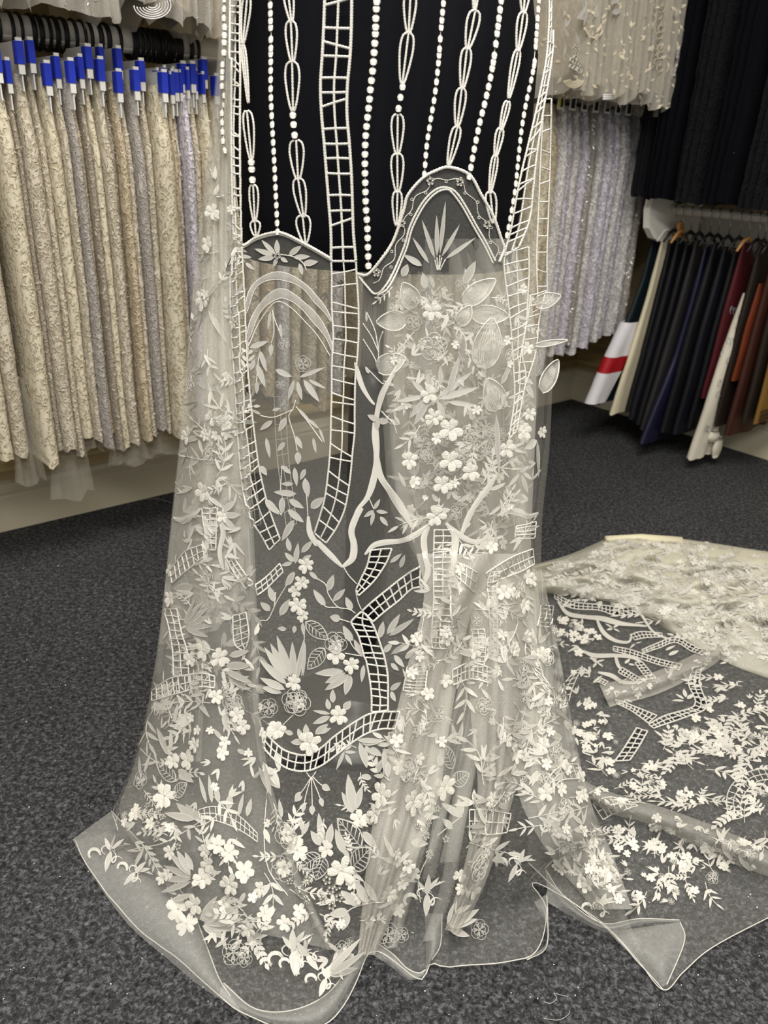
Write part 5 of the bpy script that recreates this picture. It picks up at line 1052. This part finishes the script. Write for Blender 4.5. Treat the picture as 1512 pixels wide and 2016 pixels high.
FLANK = [(420, 330), (460, 340), (490, 900), (505, 1300), (520, 1450), (290, 1420), (330, 1080), (360, 760), (385, 520)]
sprigs(FLANK, 40, 40, 80, 31); sprigs(FLANK, 36, 40, 80, 32, bvh_back)
HIP = [(770, 560), (1010, 520), (1060, 600), (1050, 1080), (830, 1090), (765, 900)]
sprigs(HIP, 30, 30, 60, 33)
sprigs([(840, 1100), (1040, 1100), (1060, 1250), (1080, 1400), (1010, 1580), (880, 1830), (930, 1500), (925, 1250), (880, 1450), (720, 1860), (775, 1450), (830, 1200)], 46, 40, 80, 35)
sprigs([(1055, 1200), (1100, 1350), (1150, 1560), (1230, 1770), (1060, 1680), (1010, 1560)], 26, 40, 70, 36)
sprigs([(340, 1380), (500, 1450), (560, 1600), (640, 1800), (480, 1880), (300, 1760), (230, 1640), (270, 1480)], 34, 36, 70, 37)
sprigs([(520, 1520), (780, 1440), (760, 1600), (700, 1850), (600, 1800)], 14, 30, 56, 38)
sprigs(b2([(860, 1330), (1130, 1230), (1160, 1000), (1640, 1100), (1640, 1500), (800, 1500)]), 40, 36, 70, 39, squash=.6)
sprigs(b5([(700, 280), (1512, 200), (1640, 400), (1640, 620), (1250, 560), (740, 400)]), 34, 36, 66, 40, squash=.65)
sprigs(b5([(480, 560), (1200, 640), (1300, 820), (900, 920), (560, 860)]), 26, 30, 56, 41)
sprigs(b2([(150, 380), (560, 210), (1000, 190), (1640, 320), (1640, 940), (1200, 840), (500, 540)]), 130, 30, 70, 42, squash=.5)
STEMB.build('back_stem_embroidery', THREAD, drape)['kind'] = 'stuff'
def wall_point(x, y, o):
    d = ray(x, y); return CAM + d * ((LW(0, o) - CAM).dot(DR) / d.dot(DR))
def wall_flower(x, y, R_, kind, par, o=.556):
    p = wall_point(x, y, o); q = rnd.uniform(0, 6); ex = DL * math.cos(q) + Z * math.sin(q); n = -DR if DR.dot(CAM - p) < 0 else DR; ey = n.cross(ex)
    ob = bpy.data.objects.new('blossom' if kind != 'leaf' else 'leaf', UM[kind]); COL.objects.link(ob); ob.parent = par; wx = R_ * (.3 if kind == 'leaf' else 1); ob.matrix_world = Matrix(((ex.x * wx, ey.x * R_, n.x * wx, p.x), (ex.y * wx, ey.y * R_, n.y * wx, p.y), (ex.z * wx, ey.z * R_, n.z * wx, p.z), (0, 0, 0, 1)))
UPP = {o['label']: o for o in bpy.data.objects if o.name.startswith('hanging_lace')}
for x, y, r_ in [(1337, 107, 9), (1345, 126, 8), (1335, 131, 7), (1324, 143, 8), (1352, 122, 6), (1330, 25, 6), (1335, 45, 5)]: wall_flower(x, y, r_ * .0022, 'f8', UPP[names_v[5]])
for x, y, r_ in [(1128, 125, 10), (1136, 134, 7), (1133, 97, 6)]: wall_flower(x, y, r_ * .0022, 'dot', UPP[names_v[1]])
for k in range(9): wall_flower(1175 + rnd.uniform(-25, 30), 12 + rnd.uniform(-10, 20), .045, 'leaf', UPP[names_v[1]])
for k in range(8): wall_flower(1125 + rnd.uniform(-18, 18), 30 + rnd.uniform(-15, 60), .03, 'leaf', UPP[names_v[0]])
m = MB()
for k in range(5): m.tube([wall_point(1126 + (8 + 3 * k) * math.cos(a) + 3, 155 + (6 + 3 * k) * math.sin(a), .553) for a in np.linspace(.2, 2.9, 12)], .0018, 5)
m.tube([wall_point(x, y, .556) for x, y in cr([(1150, 55), (1160, 72), (1175, 74), (1185, 62), (1180, 48)], 16)], .004, 6)
m.build('curved_cord', PAL['cream'][1], UPP[names_v[1]])
m = MB()
for k in range(11):
    y = 5 + k * 13; x = 1298 + 4 * math.sin(k * 1.9)
    m.tube([wall_point(x + 7 * math.cos(a), y + 7 * math.sin(a), .556) for a in np.linspace(0, 6.28, 7)[:-1]], .0016, 5, closed=True)
    if k % 2: m.tube([wall_point(x - 14 + 7 * math.cos(a), y + 7 + 7 * math.sin(a), .556) for a in np.linspace(0, 6.28, 7)[:-1]], .0013, 5, closed=True)
m.build('honeycomb_cord', PAL['cream'][1], UPP[names_v[4]])
m = MB()
for k in range(3): m.tube([wall_point(x, 187 + k * 4, .56) for x in (1187, 1197, 1208)], .0028, 5)
m.build('white_band', PAL['white'][1], UPP[names_v[3]])
m = MB()
for k in range(6): m.tube([wall_point(300 + (9 + 5.5 * k) * math.cos(a), 10 + (6 + 4.2 * k) * math.sin(a), .51) for a in np.linspace(-.4, 2.6 + .1 * k, 20)], .0013, 5)
m.build('swirl_cord', PAL['white'][1], UPP[names_u[3]])
STEM.build('stem_embroidery', THREAD, drape)['kind'] = 'stuff'
for k, mm in (('rim', THREAD), ('satin', SATIN), ('puff', PUFF), ('thread', THREAD)): FILL[k].build({'rim': 'small_leaf_outline', 'satin': 'small_leaf_embroidery', 'puff': 'small_blossom_embroidery', 'thread': 'small_outline_embroidery'}[k], mm, drape)['kind'] = 'stuff'

# -- cut the openwork out of the nets and build them
OPEN = [(474, -900), (1078, -900), (1074, 150), (1062, 280), (1030, 420), (990, 505)] + SCR[::-1][2:-1] + [(700, 537), (652, 512)] + SCL[::-1] + [(474, 486)]
kill = inpoly(FQX, FQY, OPEN)
for h in holes: kill |= inpoly(FQX, FQY, h)
m = MB(); m.v = [Vector(v) for v in VX]; m.f = [tuple(int(i) for i in q) for q in quads[~kill]]
fo = m.build('front_net', TUL, drape)
cx = [proj(v) for v in tm.v]; tf = []
tfx = np.array([[sum(cx[i][0] for i in f) / 4, sum(cx[i][1] for i in f) / 4] for f in tm.f]); kt = np.zeros(len(tm.f), bool)
for h in holes: kt |= inpoly(tfx[:, 0], tfx[:, 1], h)
tm.f = [f for f, k in zip(tm.f, kt) if not k]; tm.build('train_net', TUL, drape)
# hem edges: fine rolled border and a turned-back band of net
m = MB(); m.tube([Vector(p) + Z * .0015 for p in VX.reshape(NT + 1, SW, 3)[-1][::2]], .0008, 5)
m.tube([v + Z * .0015 for v in tm.v[-131:]], .0008, 5); m.build('rolled_hem', THREAD, drape)
def hem_flap(Lp, Rp, h=.02):
    a, b = cr(Lp, 31), cr(Rp, 31); V = []
    for j in range(31):
        for i in range(7): u = i / 6; V.append(on_floor(lerp(a[j][0], b[j][0], u), lerp(a[j][1], b[j][1], u), .005 + h * math.sin(math.pi * u) * math.sin(math.pi * j / 30)))
    m = MB(); m.add(V, [(j * 7 + i, j * 7 + i + 1, (j + 1) * 7 + i + 1, (j + 1) * 7 + i) for j in range(30) for i in range(6)]); o = m.build('turned_hem', TULH, drape)
    e = MB(); e.tube([V[j * 7 + 6] for j in range(31)], .0008, 5); e.build('hem_edge', THREAD, o)
hem_flap(b3([(70, 915), (180, 1120), (400, 1420), (650, 1640), (830, 1790), (1000, 1900), (1120, 1990)]), b3([(300, 745), (480, 940), (600, 1080), (760, 1290), (860, 1530), (940, 1740), (1010, 1850)]), .03)
hem_flap([(430, 1960), (480, 1995), (560, 2020), (640, 2012), (700, 1920), (725, 1880)], [(440, 1935), (500, 1985), (570, 1990), (640, 1960), (690, 1900), (716, 1860)], .02)
hem_flap(b4([(705, 1450), (800, 1510), (900, 1590), (960, 1600), (1010, 1570)]), b4([(735, 1380), (830, 1450), (910, 1530), (980, 1560), (1020, 1540)]), .01)
hem_flap(b4([(1020, 1570), (1025, 1440), (1015, 1200)]), b4([(1060, 1480), (1110, 1390), (1120, 1210)]), .03)
hem_flap(b5([(440, 930), (560, 1000), (730, 1075), (900, 1035), (1085, 1025)]), b5([(430, 770), (520, 900), (700, 1030), (880, 1010), (1080, 1015)]), .03)
hem_flap(b5([(735, 1075), (860, 1200), (1000, 1340)]), b5([(1085, 1025), (1105, 1120), (1020, 1330)]), .025)
hem_flap(b5([(375, 930), (430, 1040), (425, 1140), (330, 1200)]), b5([(435, 890), (440, 1000), (432, 1150), (340, 1210)]), .02)

# ------------------------------------------------------------------ bits on the carpet
m = MB(); r = random.Random(3)
for k in range(260):
    x, y = r.uniform(0, 1512), 1050 + 960 * r.random() ** .8
    p = on_floor(x, y, .0015); a = r.uniform(0, 6.28); s = r.choice((.0006, .0007, .0009, .0012)); d = Vector((math.cos(a), math.sin(a), .3)) * s; e = Vector((-math.sin(a), math.cos(a), r.uniform(-1, 1))) * s
    m.add([p - d, p - e, p + d, p + e, p + Z * s], [(0, 1, 4), (1, 2, 4), (2, 3, 4), (3, 0, 4)])
o = m.build('glitter_flecks', plain('glitter', (.9, .9, .88, 1), .2, spec=.8), None, False); tag(o, 'tiny white glitter flecks scattered over the charcoal carpet', 'glitter', kind='stuff')
LINT = plain('lint_thread', (.5, .48, .46, 1), .8)
for lab, pts in (('curled pale thread lying on the carpet at bottom right', [(1070, 1972), (1085, 1975), (1096, 1965), (1090, 1955), (1100, 1958), (1118, 1962)]), ('short hooked thread at the bottom edge of the carpet', [(1070, 2005), (1100, 2008), (1118, 1998), (1122, 1990)]), ('thin strand of thread trailing below the tulle tails', [(275, 983), (300, 982), (320, 984), (338, 990)])):
    m = MB(); m.tube([on_floor(x, y, .002) for x, y in cr(pts, 24)], .00035, 5); tag(m.build('loose_thread', LINT), lab, 'thread', 'loose threads on the carpet')
